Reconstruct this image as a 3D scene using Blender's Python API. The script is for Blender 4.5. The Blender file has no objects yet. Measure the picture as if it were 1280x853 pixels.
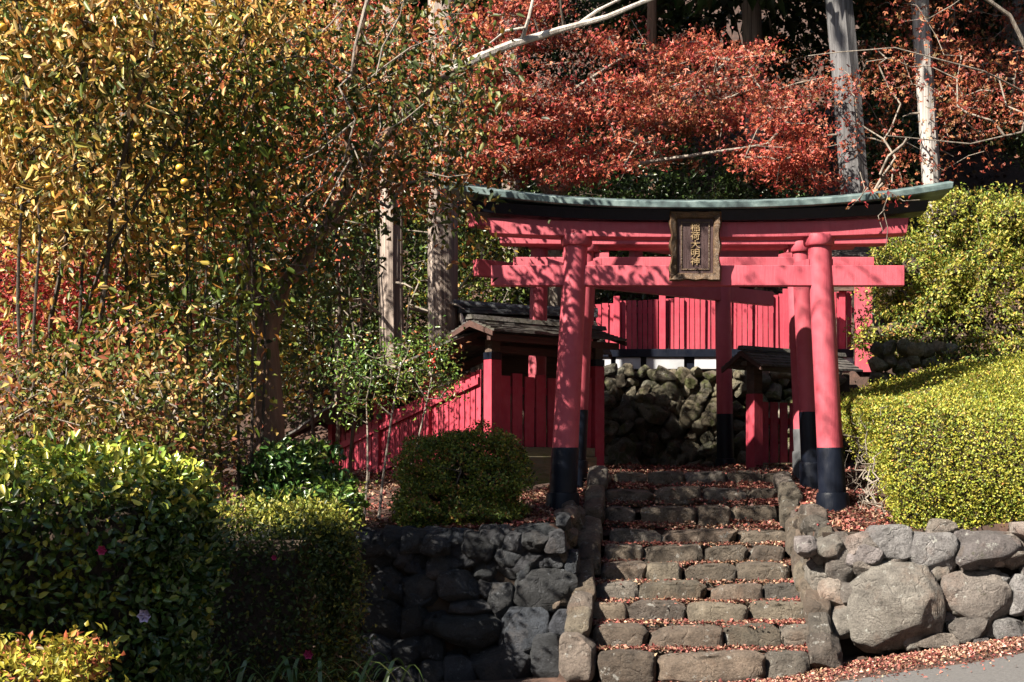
import bpy, math, random
import numpy as np
from mathutils import Vector, Matrix

# ------------------------------------------------------------------ camera, sky, sun, exposure
F = 1778.0; CX = 825.0; CY = 585.0; CAMZ = 1.8
scene = bpy.context.scene
col = scene.collection
cam_d = bpy.data.cameras.new('camera'); cam = bpy.data.objects.new('camera', cam_d); col.objects.link(cam)
cam_d.sensor_width = 36.0; cam_d.lens = 36.0 * F / 1280.0
cam_d.shift_x = -(CX - 640.0) / 1280.0; cam_d.shift_y = (CY - 426.5) / 1280.0
cam_d.clip_end = 400.0; cam_d.clip_start = 0.1
cam.location = (0, 0, CAMZ); cam.rotation_euler = (math.radians(90), 0, 0)
scene.camera = cam

SUN_AZ = math.radians(47)      # towards the left of straight behind the camera
SUN_EL = math.radians(41)
S = Vector((-math.sin(SUN_AZ) * math.cos(SUN_EL), -math.cos(SUN_AZ) * math.cos(SUN_EL), math.sin(SUN_EL)))
world = bpy.data.worlds.new('World'); scene.world = world; world.use_nodes = True
wn = world.node_tree.nodes; wl = world.node_tree.links
sky = wn.new('ShaderNodeTexSky'); sky.sky_type = 'NISHITA'; sky.sun_disc = False
sky.sun_elevation = SUN_EL
sky.sun_rotation = math.atan2(S.x, S.y)
bg = wn['Background']; bg.inputs[1].default_value = 0.05
wl.new(sky.outputs[0], bg.inputs[0])
sun_d = bpy.data.lights.new('sun', 'SUN'); sun_d.energy = 5.0; sun_d.angle = math.radians(0.53); sun_d.color = (1.0, 0.92, 0.79)
sun = bpy.data.objects.new('sun', sun_d); col.objects.link(sun)
sun.rotation_euler = S.to_track_quat('Z', 'Y').to_euler()
vs = scene.view_settings
vs.view_transform = 'Standard'; vs.look = 'None'; vs.exposure = 1.75; vs.gamma = 1.0
scene.cycles.use_denoising = True
scene.cycles.max_bounces = 6; scene.cycles.transparent_max_bounces = 4

# ------------------------------------------------------------------ helpers
random.seed(7)
rng = np.random.default_rng(11)
def W(px, py, Y): return Vector(((px - CX) * Y / F, Y, CAMZ - (py - CY) * Y / F))
def PX(px, Y): return (px - CX) * Y / F
def PZ(py, Y): return CAMZ - (py - CY) * Y / F

def tag(o, label=None, cat=None, group=None, kind=None):
    if label: o['label'] = label
    if cat: o['category'] = cat
    if group: o['group'] = group
    if kind: o['kind'] = kind
    return o
def obj(name, me, mat=None, parent=None):
    o = bpy.data.objects.new(name, me); col.objects.link(o)
    if mat and me is not None and len(me.materials) == 0: me.materials.append(mat)
    if parent: o.parent = parent
    return o
def thing(name, label, cat, loc=(0, 0, 0), rz=0.0, group=None):
    o = bpy.data.objects.new(name, None); col.objects.link(o)
    o.empty_display_size = 0.2; o.location = loc; o.rotation_euler = (0, 0, rz)
    return tag(o, label, cat, group)

class MB:
    def __init__(s): s.v = []; s.f = []
    def add(s, vs_, fs):
        n = len(s.v); s.v += [tuple(p) for p in vs_]; s.f += [tuple(i + n for i in q) for q in fs]
    def box(s, x0, x1, y0, y1, z0, z1):
        s.add([(x0,y0,z0),(x1,y0,z0),(x1,y1,z0),(x0,y1,z0),(x0,y0,z1),(x1,y0,z1),(x1,y1,z1),(x0,y1,z1)],
              [(0,3,2,1),(4,5,6,7),(0,1,5,4),(1,2,6,5),(2,3,7,6),(3,0,4,7)])
    def prism(s, ring0, ring1):
        n = len(ring0)
        s.add(list(ring0) + list(ring1), [tuple(range(n))[::-1], tuple(range(n, 2*n))] + [(i, (i+1) % n, n+(i+1) % n, n+i) for i in range(n)])
    def loft(s, rings, cap=True):
        n = len(rings[0]); vs_ = [p for r in rings for p in r]; fs = []
        for k in range(len(rings) - 1):
            for i in range(n):
                j = (i + 1) % n; fs.append((k*n+i, k*n+j, (k+1)*n+j, (k+1)*n+i))
        if cap: fs.append(tuple(range(n))[::-1]); fs.append(tuple((len(rings)-1)*n + i for i in range(n)))
        s.add(vs_, fs)
    def tube(s, pts, radii, n=8, flute=0.0, seed=0):
        rr = random.Random(seed); off = [1 + flute * rr.uniform(-1, 1) for _ in range(n)]
        rings = []; P = [Vector(p) for p in pts]
        for k, p in enumerate(P):
            d = (P[min(k+1, len(P)-1)] - P[max(k-1, 0)]).normalized()
            a = d.cross(Vector((0.13, 1, 0.07))).normalized() if abs(d.y) < 0.9 else d.cross(Vector((1, 0, 0))).normalized()
            b = d.cross(a)
            rings.append([p + (a * math.cos(2*math.pi*i/n) + b * math.sin(2*math.pi*i/n)) * radii[k] * off[i] * (1 + flute*0.35*rr.uniform(-1, 1)) for i in range(n)])
        s.loft(rings)
    def lathe(s, prof, n=24, cx=0, cy=0):
        s.loft([[(cx + r*math.cos(2*math.pi*i/n), cy + r*math.sin(2*math.pi*i/n), z) for i in range(n)] for r, z in prof])
    def mesh(s, name, smooth=False):
        me = bpy.data.meshes.new(name); me.from_pydata(s.v, [], s.f); me.update()
        if smooth:
            me.polygons.foreach_set('use_smooth', [True] * len(me.polygons)); me.set_sharp_from_angle(angle=math.radians(38))
        return me
    def build(s, name, mat, parent=None, smooth=False, bevel=0.0):
        o = obj(name, s.mesh(name, smooth), mat, parent)
        if bevel:
            m = o.modifiers.new('bevel', 'BEVEL'); m.width = bevel; m.segments = 2; m.limit_method = 'ANGLE'; m.angle_limit = math.radians(40)
        return o

def np_mesh(name, V, faces, cols=None, smooth=False):
    """faces: (n,k) int array"""
    me = bpy.data.meshes.new(name)
    me.vertices.add(len(V)); me.vertices.foreach_set('co', np.ascontiguousarray(V, dtype=np.float32).ravel())
    n, k = faces.shape
    me.loops.add(n*k); me.loops.foreach_set('vertex_index', np.ascontiguousarray(faces, dtype=np.int32).ravel())
    me.polygons.add(n); me.polygons.foreach_set('loop_start', np.arange(0, n*k, k, dtype=np.int32))
    me.update(calc_edges=True)
    if smooth: me.polygons.foreach_set('use_smooth', np.ones(n, dtype=bool))
    if cols is not None:
        at = me.color_attributes.new('Col', 'FLOAT_COLOR', 'POINT')
        c4 = np.ones((len(V), 4), dtype=np.float32); c4[:, :3] = cols
        at.data.foreach_set('color', c4.ravel())
    me.validate(verbose=False)
    return me

class Noise:
    def __init__(s, seed, freq=1.0, n=14):
        r = np.random.default_rng(seed); s.k = r.normal(size=(n, 3)) * freq; s.ph = r.uniform(0, 6.28, n); s.n = n
    def __call__(s, P): return np.sin(P @ s.k.T + s.ph).sum(1) / math.sqrt(s.n)

def unit(a): return a / (np.linalg.norm(a, axis=1, keepdims=True) + 1e-9)

def leaf_mesh(name, pos, dirs, nrm, L, Wd, cols, hexa=False, fold=0.25, droop=0.15):
    n = len(pos); d = unit(dirs); s_ = unit(np.cross(nrm, d)); u = np.cross(d, s_)
    L = L[:, None]; Wd = Wd[:, None]
    if not hexa:
        V = np.empty((n, 4, 3), dtype=np.float32)
        V[:, 0] = pos; V[:, 2] = pos + d*L - u*L*droop
        m = pos + d*L*0.45 + u*Wd*fold
        V[:, 1] = m + s_*Wd*0.5; V[:, 3] = m - s_*Wd*0.5
        b = np.arange(n)[:, None]*4
        fs = np.concatenate([b + np.array([0, 1, 2]), b + np.array([0, 2, 3])], 0)
        c = np.repeat(cols, 4, 0)
    else:
        V = np.empty((n, 6, 3), dtype=np.float32)
        V[:, 0] = pos; V[:, 3] = pos + d*L - u*L*droop
        a = pos + d*L*0.28 + u*Wd*fold; e = pos + d*L*0.68 + u*(Wd*fold - L*droop*0.4)
        V[:, 1] = a + s_*Wd*0.46; V[:, 2] = e + s_*Wd*0.4; V[:, 4] = e - s_*Wd*0.4; V[:, 5] = a - s_*Wd*0.46
        b = np.arange(n)[:, None]*6
        fs = np.concatenate([b + np.array([0, 1, 2, 3]), b + np.array([0, 3, 4, 5])], 0)
        c = np.repeat(cols, 6, 0)
    return np_mesh(name, V.reshape(-1, 3), fs, c)

def palette(n, pal, weights=None, pos=None, seed=0, jitter=0.22, freq=2.0):
    """per-leaf colours; neighbouring leaves lean to the same palette entry"""
    pal = np.array(pal); m = len(pal)
    w = np.ones(m) if weights is None else np.array(weights, float)
    w = w / w.sum()
    r = rng.random(n)
    if pos is not None:
        q = Noise(seed + 5, freq)(pos)*0.5 + rng.normal(size=n)*0.6
        r = np.argsort(np.argsort(q)) / n
    idx = np.searchsorted(np.cumsum(w), r).clip(0, m-1)
    c = pal[idx] * (1 + rng.normal(size=(n, 1))*jitter).clip(0.35, 1.8)
    c *= 1 + rng.normal(size=(n, 3))*0.06
    return c.clip(0.003, 0.9)

def frustums(P0, P1, r0, r1, n=5):
    """one mesh array of tapered twig segments"""
    d = unit(P1 - P0); ref = np.where(np.abs(d[:, 2:3]) < 0.9, np.array([[0, 0, 1.0]]), np.array([[1.0, 0, 0]]))
    a = unit(np.cross(d, ref)); b = np.cross(d, a)
    ang = np.arange(n) * 2*np.pi/n
    ring = a[:, None]*np.cos(ang)[None, :, None] + b[:, None]*np.sin(ang)[None, :, None]
    V = np.concatenate([P0[:, None] + ring*r0[:, None, None], P1[:, None] + ring*r1[:, None, None]], 1)
    m = len(P0); base = np.arange(m)[:, None]*2*n
    fs = np.concatenate([base + np.array([i, (i+1) % n, n+(i+1) % n, n+i]) for i in range(n)], 0)
    return V.reshape(-1, 3), fs

# ------------------------------------------------------------------ materials
def new_mat(name):
    m = bpy.data.materials.new(name); m.use_nodes = True
    nt = m.node_tree; return m, nt, nt.nodes, nt.links, nt.nodes['Principled BSDF']
def ramp(nt, fac, stops):
    r = nt.nodes.new('ShaderNodeValToRGB'); cr = r.color_ramp
    while len(cr.elements) < len(stops): cr.elements.new(0.5)
    for e, (p, c) in zip(cr.elements, stops): e.position = p; e.color = (*c, 1) if len(c) == 3 else c
    nt.links.new(fac, r.inputs[0]); return r.outputs[0]
def noise(nt, scale, detail=6, rough=0.6, coord='Object', stretch=None, dist=0.0):
    tc = nt.nodes.new('ShaderNodeTexCoord'); n = nt.nodes.new('ShaderNodeTexNoise')
    n.inputs['Scale'].default_value = scale; n.inputs['Detail'].default_value = detail; n.inputs['Roughness'].default_value = rough
    n.inputs['Distortion'].default_value = dist
    src = tc.outputs[coord]
    if coord == 'World':
        src = None
    if stretch:
        mp = nt.nodes.new('ShaderNodeMapping'); mp.inputs['Scale'].default_value = stretch
        nt.links.new(src, mp.inputs[0]); src = mp.outputs[0]
    nt.links.new(src, n.inputs['Vector']); return n.outputs[0]
def wnoise(nt, scale, detail=6, rough=0.6, stretch=None):
    g = nt.nodes.new('ShaderNodeNewGeometry'); n = nt.nodes.new('ShaderNodeTexNoise')
    n.inputs['Scale'].default_value = scale; n.inputs['Detail'].default_value = detail; n.inputs['Roughness'].default_value = rough
    src = g.outputs['Position']
    if stretch:
        mp = nt.nodes.new('ShaderNodeMapping'); mp.inputs['Scale'].default_value = stretch
        nt.links.new(src, mp.inputs[0]); src = mp.outputs[0]
    nt.links.new(src, n.inputs['Vector']); return n.outputs[0]
def mixc(nt, fac, a, b, mode='MIX'):
    m = nt.nodes.new('ShaderNodeMix'); m.data_type = 'RGBA'; m.blend_type = mode
    for sock, v in ((m.inputs[0], fac), (m.inputs[6], a), (m.inputs[7], b)):
        if hasattr(v, 'is_output'): nt.links.new(v, sock)
        elif isinstance(v, tuple): sock.default_value = (*v, 1)
        else: sock.default_value = v
    return m.outputs[2]
def bump(nt, p, h, strength=0.5, dist=0.02):
    b = nt.nodes.new('ShaderNodeBump'); b.inputs['Strength'].default_value = strength; b.inputs['Distance'].default_value = dist
    nt.links.new(h, b.inputs['Height']); nt.links.new(b.outputs[0], p.inputs['Normal'])

def leaf_material(name, rough=0.5, spec=0.3, trans=0.3):
    m, nt, N, K, p = new_mat(name)
    at = N.new('ShaderNodeAttribute'); at.attribute_name = 'Col'
    K.new(at.outputs['Color'], p.inputs['Base Color']); p.inputs['Roughness'].default_value = rough
    p.inputs['Specular IOR Level'].default_value = spec
    tr = N.new('ShaderNodeBsdfTranslucent'); K.new(at.outputs['Color'], tr.inputs['Color'])
    mx = N.new('ShaderNodeMixShader'); mx.inputs[0].default_value = trans
    K.new(p.outputs[0], mx.inputs[1]); K.new(tr.outputs[0], mx.inputs[2]); K.new(mx.outputs[0], N['Material Output'].inputs[0])
    return m
LEAF = leaf_material('leaf', 0.45, 0.35, 0.3)
GLOSSY = leaf_material('glossy_leaf', 0.32, 0.5, 0.15)
LITTER = leaf_material('litter_leaf', 0.8, 0.15, 0.1)

def paint_material(name, c, c2, rough=0.42, wear=None):
    m, nt, N, K, p = new_mat(name)
    oi = N.new('ShaderNodeObjectInfo')
    base = mixc(nt, ramp(nt, wnoise(nt, 3.0, 5), [(0.35, (0, 0, 0)), (0.7, (1, 1, 1))]), c, c2)
    streak = ramp(nt, wnoise(nt, 9.0, 6, 0.7, (1, 1, 0.12)), [(0.56, (0, 0, 0)), (0.72, (1, 1, 1))])
    base = mixc(nt, 0.42, base, mixc(nt, streak, base, (c[0]*0.45, c[1]*0.5, c[2]*0.5)))
    hs = N.new('ShaderNodeHueSaturation'); K.new(base, hs.inputs['Color'])
    mr = N.new('ShaderNodeMapRange'); mr.inputs[3].default_value = 0.86; mr.inputs[4].default_value = 1.1
    K.new(oi.outputs['Random'], mr.inputs[0]); K.new(mr.outputs[0], hs.inputs['Value'])
    out = hs.outputs[0]
    chips = ramp(nt, wnoise(nt, 22.0, 8, 0.75), [(0.68, (0, 0, 0)), (0.72, (1, 1, 1))])
    if wear: out = mixc(nt, chips, out, wear)
    K.new(out, p.inputs['Base Color'])
    K.new(ramp(nt, wnoise(nt, 14, 5), [(0.3, (rough*0.8,)*3), (0.7, (min(1, rough*1.45),)*3)]), p.inputs['Roughness'])
    bump(nt, p, wnoise(nt, 34, 7, 0.7, (1, 1, 0.1)), 0.4, 0.012)
    return m
RED = paint_material('vermilion_paint', (0.36, 0.050, 0.074), (0.42, 0.075, 0.10), 0.55, (0.24, 0.045, 0.05))
REDP = paint_material('plank_paint', (0.33, 0.024, 0.048), (0.39, 0.045, 0.07), 0.65, (0.30, 0.055, 0.055))
BLACK = paint_material('black_lacquer', (0.004, 0.006, 0.012), (0.008, 0.010, 0.018), 0.34, (0.03, 0.03, 0.033))
BLACK.node_tree.nodes['Principled BSDF'].inputs['Specular IOR Level'].default_value = 0.22
PLASTER = paint_material('white_plaster', (0.42, 0.43, 0.46), (0.30, 0.31, 0.33), 0.85, (0.16, 0.16, 0.16))
CONC = paint_material('grey_sleeve', (0.055, 0.057, 0.063), (0.09, 0.09, 0.095), 0.75, (0.04, 0.04, 0.04))

def wood_material(name, a, b, axis=(1, 1, 0.08), scale=10, moss=None, rough=0.75):
    m, nt, N, K, p = new_mat(name)
    base = ramp(nt, noise(nt, scale, 8, 0.65, 'Object', axis), [(0.3, a), (0.7, b)])
    if moss: base = mixc(nt, ramp(nt, wnoise(nt, 4, 6, 0.7), [(0.5, (0, 0, 0)), (0.66, (1, 1, 1))]), base, moss)
    K.new(base, p.inputs['Base Color']); p.inputs['Roughness'].default_value = rough
    bump(nt, p, noise(nt, scale*2, 8, 0.7, 'Object', axis), 0.75, 0.03)
    return m
WOOD = wood_material('dark_wood', (0.035, 0.022, 0.016), (0.10, 0.065, 0.045), (0.1, 1, 1), 14)
WOODR = wood_material('red_brown_wood', (0.035, 0.014, 0.01), (0.085, 0.036, 0.026), (0.1, 1, 1), 12)
SILL = wood_material('mossy_sill', (0.10, 0.085, 0.05), (0.22, 0.19, 0.12), (0.1, 1, 1), 12, (0.09, 0.11, 0.03))
SHINGLE = wood_material('bark_shingle', (0.022, 0.02, 0.019), (0.12, 0.108, 0.098), (1, 0.12, 1), 18, (0.06, 0.058, 0.04))
TILE = wood_material('ridge_tile', (0.03, 0.035, 0.042), (0.085, 0.09, 0.10), (1, 1, 1), 6, None, 0.5)
CEDAR = wood_material('cedar_bark', (0.08, 0.06, 0.05), (0.42, 0.34, 0.29), (2.2, 2.2, 0.05), 12, None, 0.9)
GREYBARK = wood_material('grey_cedar_bark', (0.11, 0.10, 0.095), (0.50, 0.46, 0.43), (2.2, 2.2, 0.05), 12, None, 0.9)  # brightened to paint in sunlight on the slender trunk
SHADEBARK = wood_material('shaded_cedar_bark', (0.035, 0.034, 0.036), (0.17, 0.165, 0.17), (2.2, 2.2, 0.05), 12, None, 0.9)  # grey bark darkened to paint in one trunk's shade
REDBARK = wood_material('red_bark', (0.07, 0.038, 0.024), (0.26, 0.15, 0.10), (1.4, 1.4, 0.1), 8, None, 0.9)
TWIG = wood_material('twig_bark', (0.09, 0.07, 0.055), (0.34, 0.29, 0.24), (1, 1, 0.4), 12, None, 0.85)
DTWIG = wood_material('dark_twig_bark', (0.025, 0.018, 0.013), (0.10, 0.075, 0.055), (1, 1, 0.4), 12, None, 0.85)
PALE = wood_material('pale_bark', (0.22, 0.18, 0.15), (0.6, 0.54, 0.48), (1, 1, 0.5), 9, None, 0.8)

def stone_material(name, a, b, lichen=(0.42, 0.41, 0.38), moss=(0.055, 0.06, 0.02), moss_amt=0.62, warm=(0.2, 0.13, 0.09), scale=1.0):
    m, nt, N, K, p = new_mat(name)
    oi = N.new('ShaderNodeObjectInfo')
    base = ramp(nt, wnoise(nt, 5*scale, 9, 0.7), [(0.28, a), (0.72, b)])
    base = mixc(nt, ramp(nt, wnoise(nt, 2.2*scale, 6, 0.65), [(0.55, (0, 0, 0)), (0.75, (0.7,)*3)]), base, warm)
    hs = N.new('ShaderNodeHueSaturation'); K.new(base, hs.inputs['Color'])
    mr = N.new('ShaderNodeMapRange'); mr.inputs[3].default_value = 0.62; mr.inputs[4].default_value = 1.35
    K.new(oi.outputs['Random'], mr.inputs[0]); K.new(mr.outputs[0], hs.inputs['Value'])
    tint = N.new('ShaderNodeValToRGB'); tint.color_ramp.interpolation = 'CONSTANT'; cr = tint.color_ramp
    while len(cr.elements) < 6: cr.elements.new(0.5)
    for e, (p_, c_) in zip(cr.elements, [(0, (1, .96, .9)), (.2, (1, .91, .86)), (.36, (.92, .96, 1.0)), (.55, (1.06, .99, .89)), (.72, (.95, .92, .95)), (.86, (1.0, 1.0, .92))]): e.position = p_; e.color = (*c_, 1)
    wn_ = N.new('ShaderNodeTexWhiteNoise'); wn_.noise_dimensions = '1D'; K.new(oi.outputs['Random'], wn_.inputs['W']); K.new(wn_.outputs['Value'], tint.inputs[0])
    tinted = mixc(nt, 1.0, hs.outputs[0], tint.outputs[0], 'MULTIPLY')
    lf = ramp(nt, wnoise(nt, 11*scale, 7, 0.72), [(0.60, (0, 0, 0)), (0.66, (0.8,)*3)])
    base = mixc(nt, lf, tinted, lichen)
    mf = ramp(nt, wnoise(nt, 3.1*scale, 8, 0.75), [(moss_amt, (0, 0, 0)), (moss_amt+0.08, (0.85,)*3)])
    base = mixc(nt, mf, base, moss)
    pits = ramp(nt, wnoise(nt, 60*scale, 4, 0.7), [(0.35, (0.55,)*3), (0.5, (1, 1, 1))])
    base = mixc(nt, 1.0, base, pits, 'MULTIPLY')
    K.new(base, p.inputs['Base Color']); p.inputs['Roughness'].default_value = 0.85
    mus = wnoise(nt, 7*scale, 15, 0.78)
    vo = N.new('ShaderNodeTexVoronoi'); vo.feature = 'DISTANCE_TO_EDGE'; vo.inputs['Scale'].default_value = 1.7*scale
    g = N.new('ShaderNodeNewGeometry'); vm = N.new('ShaderNodeVectorMath'); vm.operation = 'ADD'
    nz = N.new('ShaderNodeTexNoise'); nz.inputs['Scale'].default_value = 4*scale; nz.inputs['Detail'].default_value = 6
    sc_ = N.new('ShaderNodeVectorMath'); sc_.operation = 'SCALE'; sc_.inputs['Scale'].default_value = 0.55
    K.new(g.outputs['Position'], nz.inputs['Vector']); K.new(nz.outputs['Color'], sc_.inputs[0]); K.new(g.outputs['Position'], vm.inputs[0]); K.new(sc_.outputs[0], vm.inputs[1]); K.new(vm.outputs[0], vo.inputs['Vector'])
    crack = ramp(nt, vo.outputs['Distance'], [(0.0, (0.0,)*3), (0.035, (1,)*3)])
    hgt = mixc(nt, 0.12, mus, crack)
    bump(nt, p, hgt, 1.0, 0.17)
    return m
STEP = stone_material('step_stone', (0.055, 0.044, 0.035), (0.25, 0.21, 0.17), moss_amt=0.66)
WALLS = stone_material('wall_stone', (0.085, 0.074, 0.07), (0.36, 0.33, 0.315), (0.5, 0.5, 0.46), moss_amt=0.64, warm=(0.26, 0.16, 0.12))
SHADESTONE = stone_material('shaded_wall_stone', (0.011, 0.013, 0.017), (0.058, 0.065, 0.08), (0.16, 0.17, 0.19), moss_amt=0.68, warm=(0.12, 0.1, 0.09))  # wall stone darkened and blued; the left wall's shade is in its colour
MOSSY = stone_material('mossy_stone', (0.075, 0.068, 0.048), (0.34, 0.31, 0.235), (0.42, 0.42, 0.36), (0.10, 0.115, 0.025), 0.52, (0.2, 0.17, 0.09))

def ground_material(name, stops, scale=3, bs=0.6):
    m, nt, N, K, p = new_mat(name)
    K.new(ramp(nt, wnoise(nt, scale, 10, 0.72), stops), p.inputs['Base Color']); p.inputs['Roughness'].default_value = 0.95
    bump(nt, p, wnoise(nt, 25, 8, 0.7), bs, 0.04); return m
SOIL = ground_material('leaf_soil', [(0.25, (0.016, 0.011, 0.008)), (0.5, (0.05, 0.026, 0.018)), (0.72, (0.11, 0.055, 0.036))], 6)
HUMUS = ground_material('humus', [(0.3, (0.02, 0.014, 0.01)), (0.7, (0.07, 0.045, 0.03))], 3)
ASPH = ground_material('asphalt', [(0.3, (0.06, 0.058, 0.058)), (0.7, (0.115, 0.11, 0.11))], 40, 0.35)

def copper_material():
    m, nt, N, K, p = new_mat('patina_copper')
    base = ramp(nt, wnoise(nt, 4, 8, 0.7), [(0.3, (0.035, 0.045, 0.05)), (0.5, (0.10, 0.145, 0.145)), (0.7, (0.24, 0.31, 0.30))])
    K.new(base, p.inputs['Base Color']); p.inputs['Roughness'].default_value = 0.55; p.inputs['Metallic'].default_value = 0.15
    bump(nt, p, wnoise(nt, 12, 5), 0.15, 0.01); return m
COPPER = copper_material()
GOLD = wood_material('worn_gilt', (0.03, 0.016, 0.009), (0.135, 0.078, 0.038), (1, 1, 1), 18, None, 0.45)
BOARD = wood_material('plaque_board', (0.03, 0.013, 0.014), (0.06, 0.028, 0.026), (1, 0.3, 0.1), 10, None, 0.6)
def plain(name, c, rough=0.5):
    m, nt, N, K, p = new_mat(name)
    K.new(ramp(nt, wnoise(nt, 20, 4), [(0.3, tuple(x*0.75 for x in c)), (0.7, c)]), p.inputs['Base Color']); p.inputs['Roughness'].default_value = rough
    return m
GILT = wood_material('gilt_letter', (0.16, 0.10, 0.045), (0.36, 0.24, 0.11), (1, 1, 1), 18, None, 0.5)
FRUIT = plain('yellow_fruit', (0.62, 0.36, 0.05), 0.35)
BERRY = plain('red_berry', (0.5, 0.03, 0.02), 0.3)
PETAL = plain('pale_petal', (0.6, 0.52, 0.68), 0.5)
PINK = plain('pink_petal', (0.5, 0.05, 0.16), 0.5)

# ------------------------------------------------------------------ terrain
STEPY = [(850, 819), (814, 786), (782, 757), (756, 733), (731, 709), (706, 684), (684, 664), (655, 635), (628, 613), (608, 592)]
SY = [12.0 + 0.345*k for k in range(10)]
SB = [PZ(b, y) for (b, t), y in zip(STEPY, SY)]
ST = [PZ(t, y) for (b, t), y in zip(STEPY, SY)]
def stair_z(y):
    if y < SY[0]: return SB[0]
    for k in range(9):
        if y < SY[k+1]:
            t = (y - SY[k]) / (SY[k+1]-SY[k]); return ST[k]*(1-t) + SB[k+1]*t
    return ST[9]
def lower(x): return 0.15*(x - 0.9) if x > 0.9 else 0.03*(x - 0.9)
def in_slot(x, y): return -0.90 + 0.05*(y-12) < x < 1.42 - 0.05*(y-12)*0.6 and y < 15.15
def H(x, y, slot=True):
    if y < 12.85: return lower(x) if not (slot and in_slot(x, y) and y > 12.3) else stair_z(y) - 0.2
    if slot and in_slot(x, y): return stair_z(y) - 0.16
    z = 1.24 + 0.125*min(max(y - 13, 0), 4.2)
    if x > 2.2: z += 0.16*min(x - 2.2, 4)*min(1, (y-12.8)/1.5)
    w = 0.35 + 0.6*max(0.0, abs(x-0.8) - 2.2)
    t = min(1.0, max(0.0, (y - 19.45) / w)); z += 1.35*t*t*(3-2*t)
    if y > 21: z += 0.62*(y-21) + 0.35*math.sin(x*0.7+1)*min(1, (y-21)/4) + 0.3*math.sin(y*0.9+x*0.4)*min(1, (y-21)/4)
    if x > 3: z += 0.12*(x-3)*min(1, max(0, y-14)/4)
    return z + 0.03*math.sin(x*3.1+y*2.3) + 0.02*math.sin(x*7.3-y*5.1)
def ground_sheet():
    xs = sorted(set([-60, -45, -34, -26] + list(np.round(np.arange(-20, -3, 0.6), 3)) + list(np.round(np.arange(-3, 4, 0.1), 3)) + list(np.round(np.arange(4, 20, 0.6), 3)) + [20, 26, 34, 45, 60]))
    ys = sorted(set([-40, -25, -15, -8] + list(np.round(np.arange(-4, 11.5, 0.8), 3)) + list(np.round(np.arange(11.5, 20.6, 0.11), 3)) + list(np.round(np.arange(20.8, 40, 0.6), 3)) + [40, 46, 54, 64, 80]))
    V = np.array([(x, y, H(x, y)) for y in ys for x in xs]); nx, ny = len(xs), len(ys)
    i = (np.arange(ny-1)[:, None]*nx + np.arange(nx-1)[None, :]).ravel()[:, None]
    return np_mesh('ground', V, i + np.array([0, 1, nx+1, nx]), None, True)
tag(obj('ground', ground_sheet(), SOIL), 'leaf covered earth of the terrace and wooded hillside', kind='structure')
rd = MB()
xs = list(np.arange(-1.3, 14.1, 0.35)); ed = [11.42 + 0.05*math.sin(x*2.1) + 0.03*math.sin(x*7) for x in xs]
for k in range(len(xs)-1):
    rd.add([(xs[k], -12, lower(xs[k])+0.006), (xs[k+1], -12, lower(xs[k+1])+0.006), (xs[k+1], ed[k+1], lower(xs[k+1])+0.006), (xs[k], ed[k], lower(xs[k])+0.006)], [(0, 1, 2, 3)])
tag(rd.build('road', ASPH), 'grey asphalt lane at the foot of the stone steps', kind='structure')

# ------------------------------------------------------------------ stones
def ico(sub):
    t = (1+5**0.5)/2
    v = [(-1,t,0),(1,t,0),(-1,-t,0),(1,-t,0),(0,-1,t),(0,1,t),(0,-1,-t),(0,1,-t),(t,0,-1),(t,0,1),(-t,0,-1),(-t,0,1)]
    f = [(0,11,5),(0,5,1),(0,1,7),(0,7,10),(0,10,11),(1,5,9),(5,11,4),(11,10,2),(10,7,6),(7,1,8),(3,9,4),(3,4,2),(3,2,6),(3,6,8),(3,8,9),(4,9,5),(2,4,11),(6,2,10),(8,6,7),(9,8,1)]
    v = [np.array(p)/np.linalg.norm(p) for p in v]
    for _ in range(sub):
        c = {}; nf = []
        def mid(a, b):
            k = (min(a, b), max(a, b))
            if k not in c: p = v[a]+v[b]; v.append(p/np.linalg.norm(p)); c[k] = len(v)-1
            return c[k]
        for a, b, d in f:
            x, y, z = mid(a, b), mid(b, d), mid(d, a); nf += [(a, x, z), (b, y, x), (d, z, y), (x, y, z)]
        f = nf
    return np.array(v), np.array(f)
ICO3 = ico(3); ICO2 = ico(2); ICO4 = ico(4)
def rock_mesh(name, seed, boxy=0.5, cuts=9, rough=0.05, base=ICO3, dr=(0.68, 0.98)):
    r = np.random.default_rng(seed); v = base[0].copy()
    e = 1 - boxy*0.72
    v = np.sign(v)*np.abs(v)**e; v /= np.abs(v).max(0)
    for _ in range(cuts):
        n = r.normal(size=3); n /= np.linalg.norm(n); d = r.uniform(*dr)
        k = v @ n; over = np.maximum(k - d, 0); v -= n*over[:, None]*0.97
    v *= (1 + rough*1.2*Noise(seed, 1.6)(v)[:, None] + rough*0.8*Noise(seed+1, 4.0)(v)[:, None] + rough*0.45*Noise(seed+2, 10)(v)[:, None])
    v /= np.abs(v).max(0)
    me = np_mesh(name, v, base[1], None, True); return me
STEP_M = [rock_mesh('step_stone', 100+i, 0.95, 10, 0.03, ICO4, dr=(1.0, 1.3)) for i in range(9)]
ROCK_M = [rock_mesh('stone', 200+i, 0.86, 16, 0.026, ICO4, dr=(0.85, 1.2)) for i in range(12)]
JAG_M = [rock_mesh('rock', 300+i, 0.75, 16, 0.03, ICO3, dr=(0.62, 1.05)) for i in range(10)]
BIG_M = [rock_mesh('boulder', 400+i, 0.7, 24, 0.03, ICO4, dr=(0.72, 1.05)) for i in range(4)]
MATCOPY = {}
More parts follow.
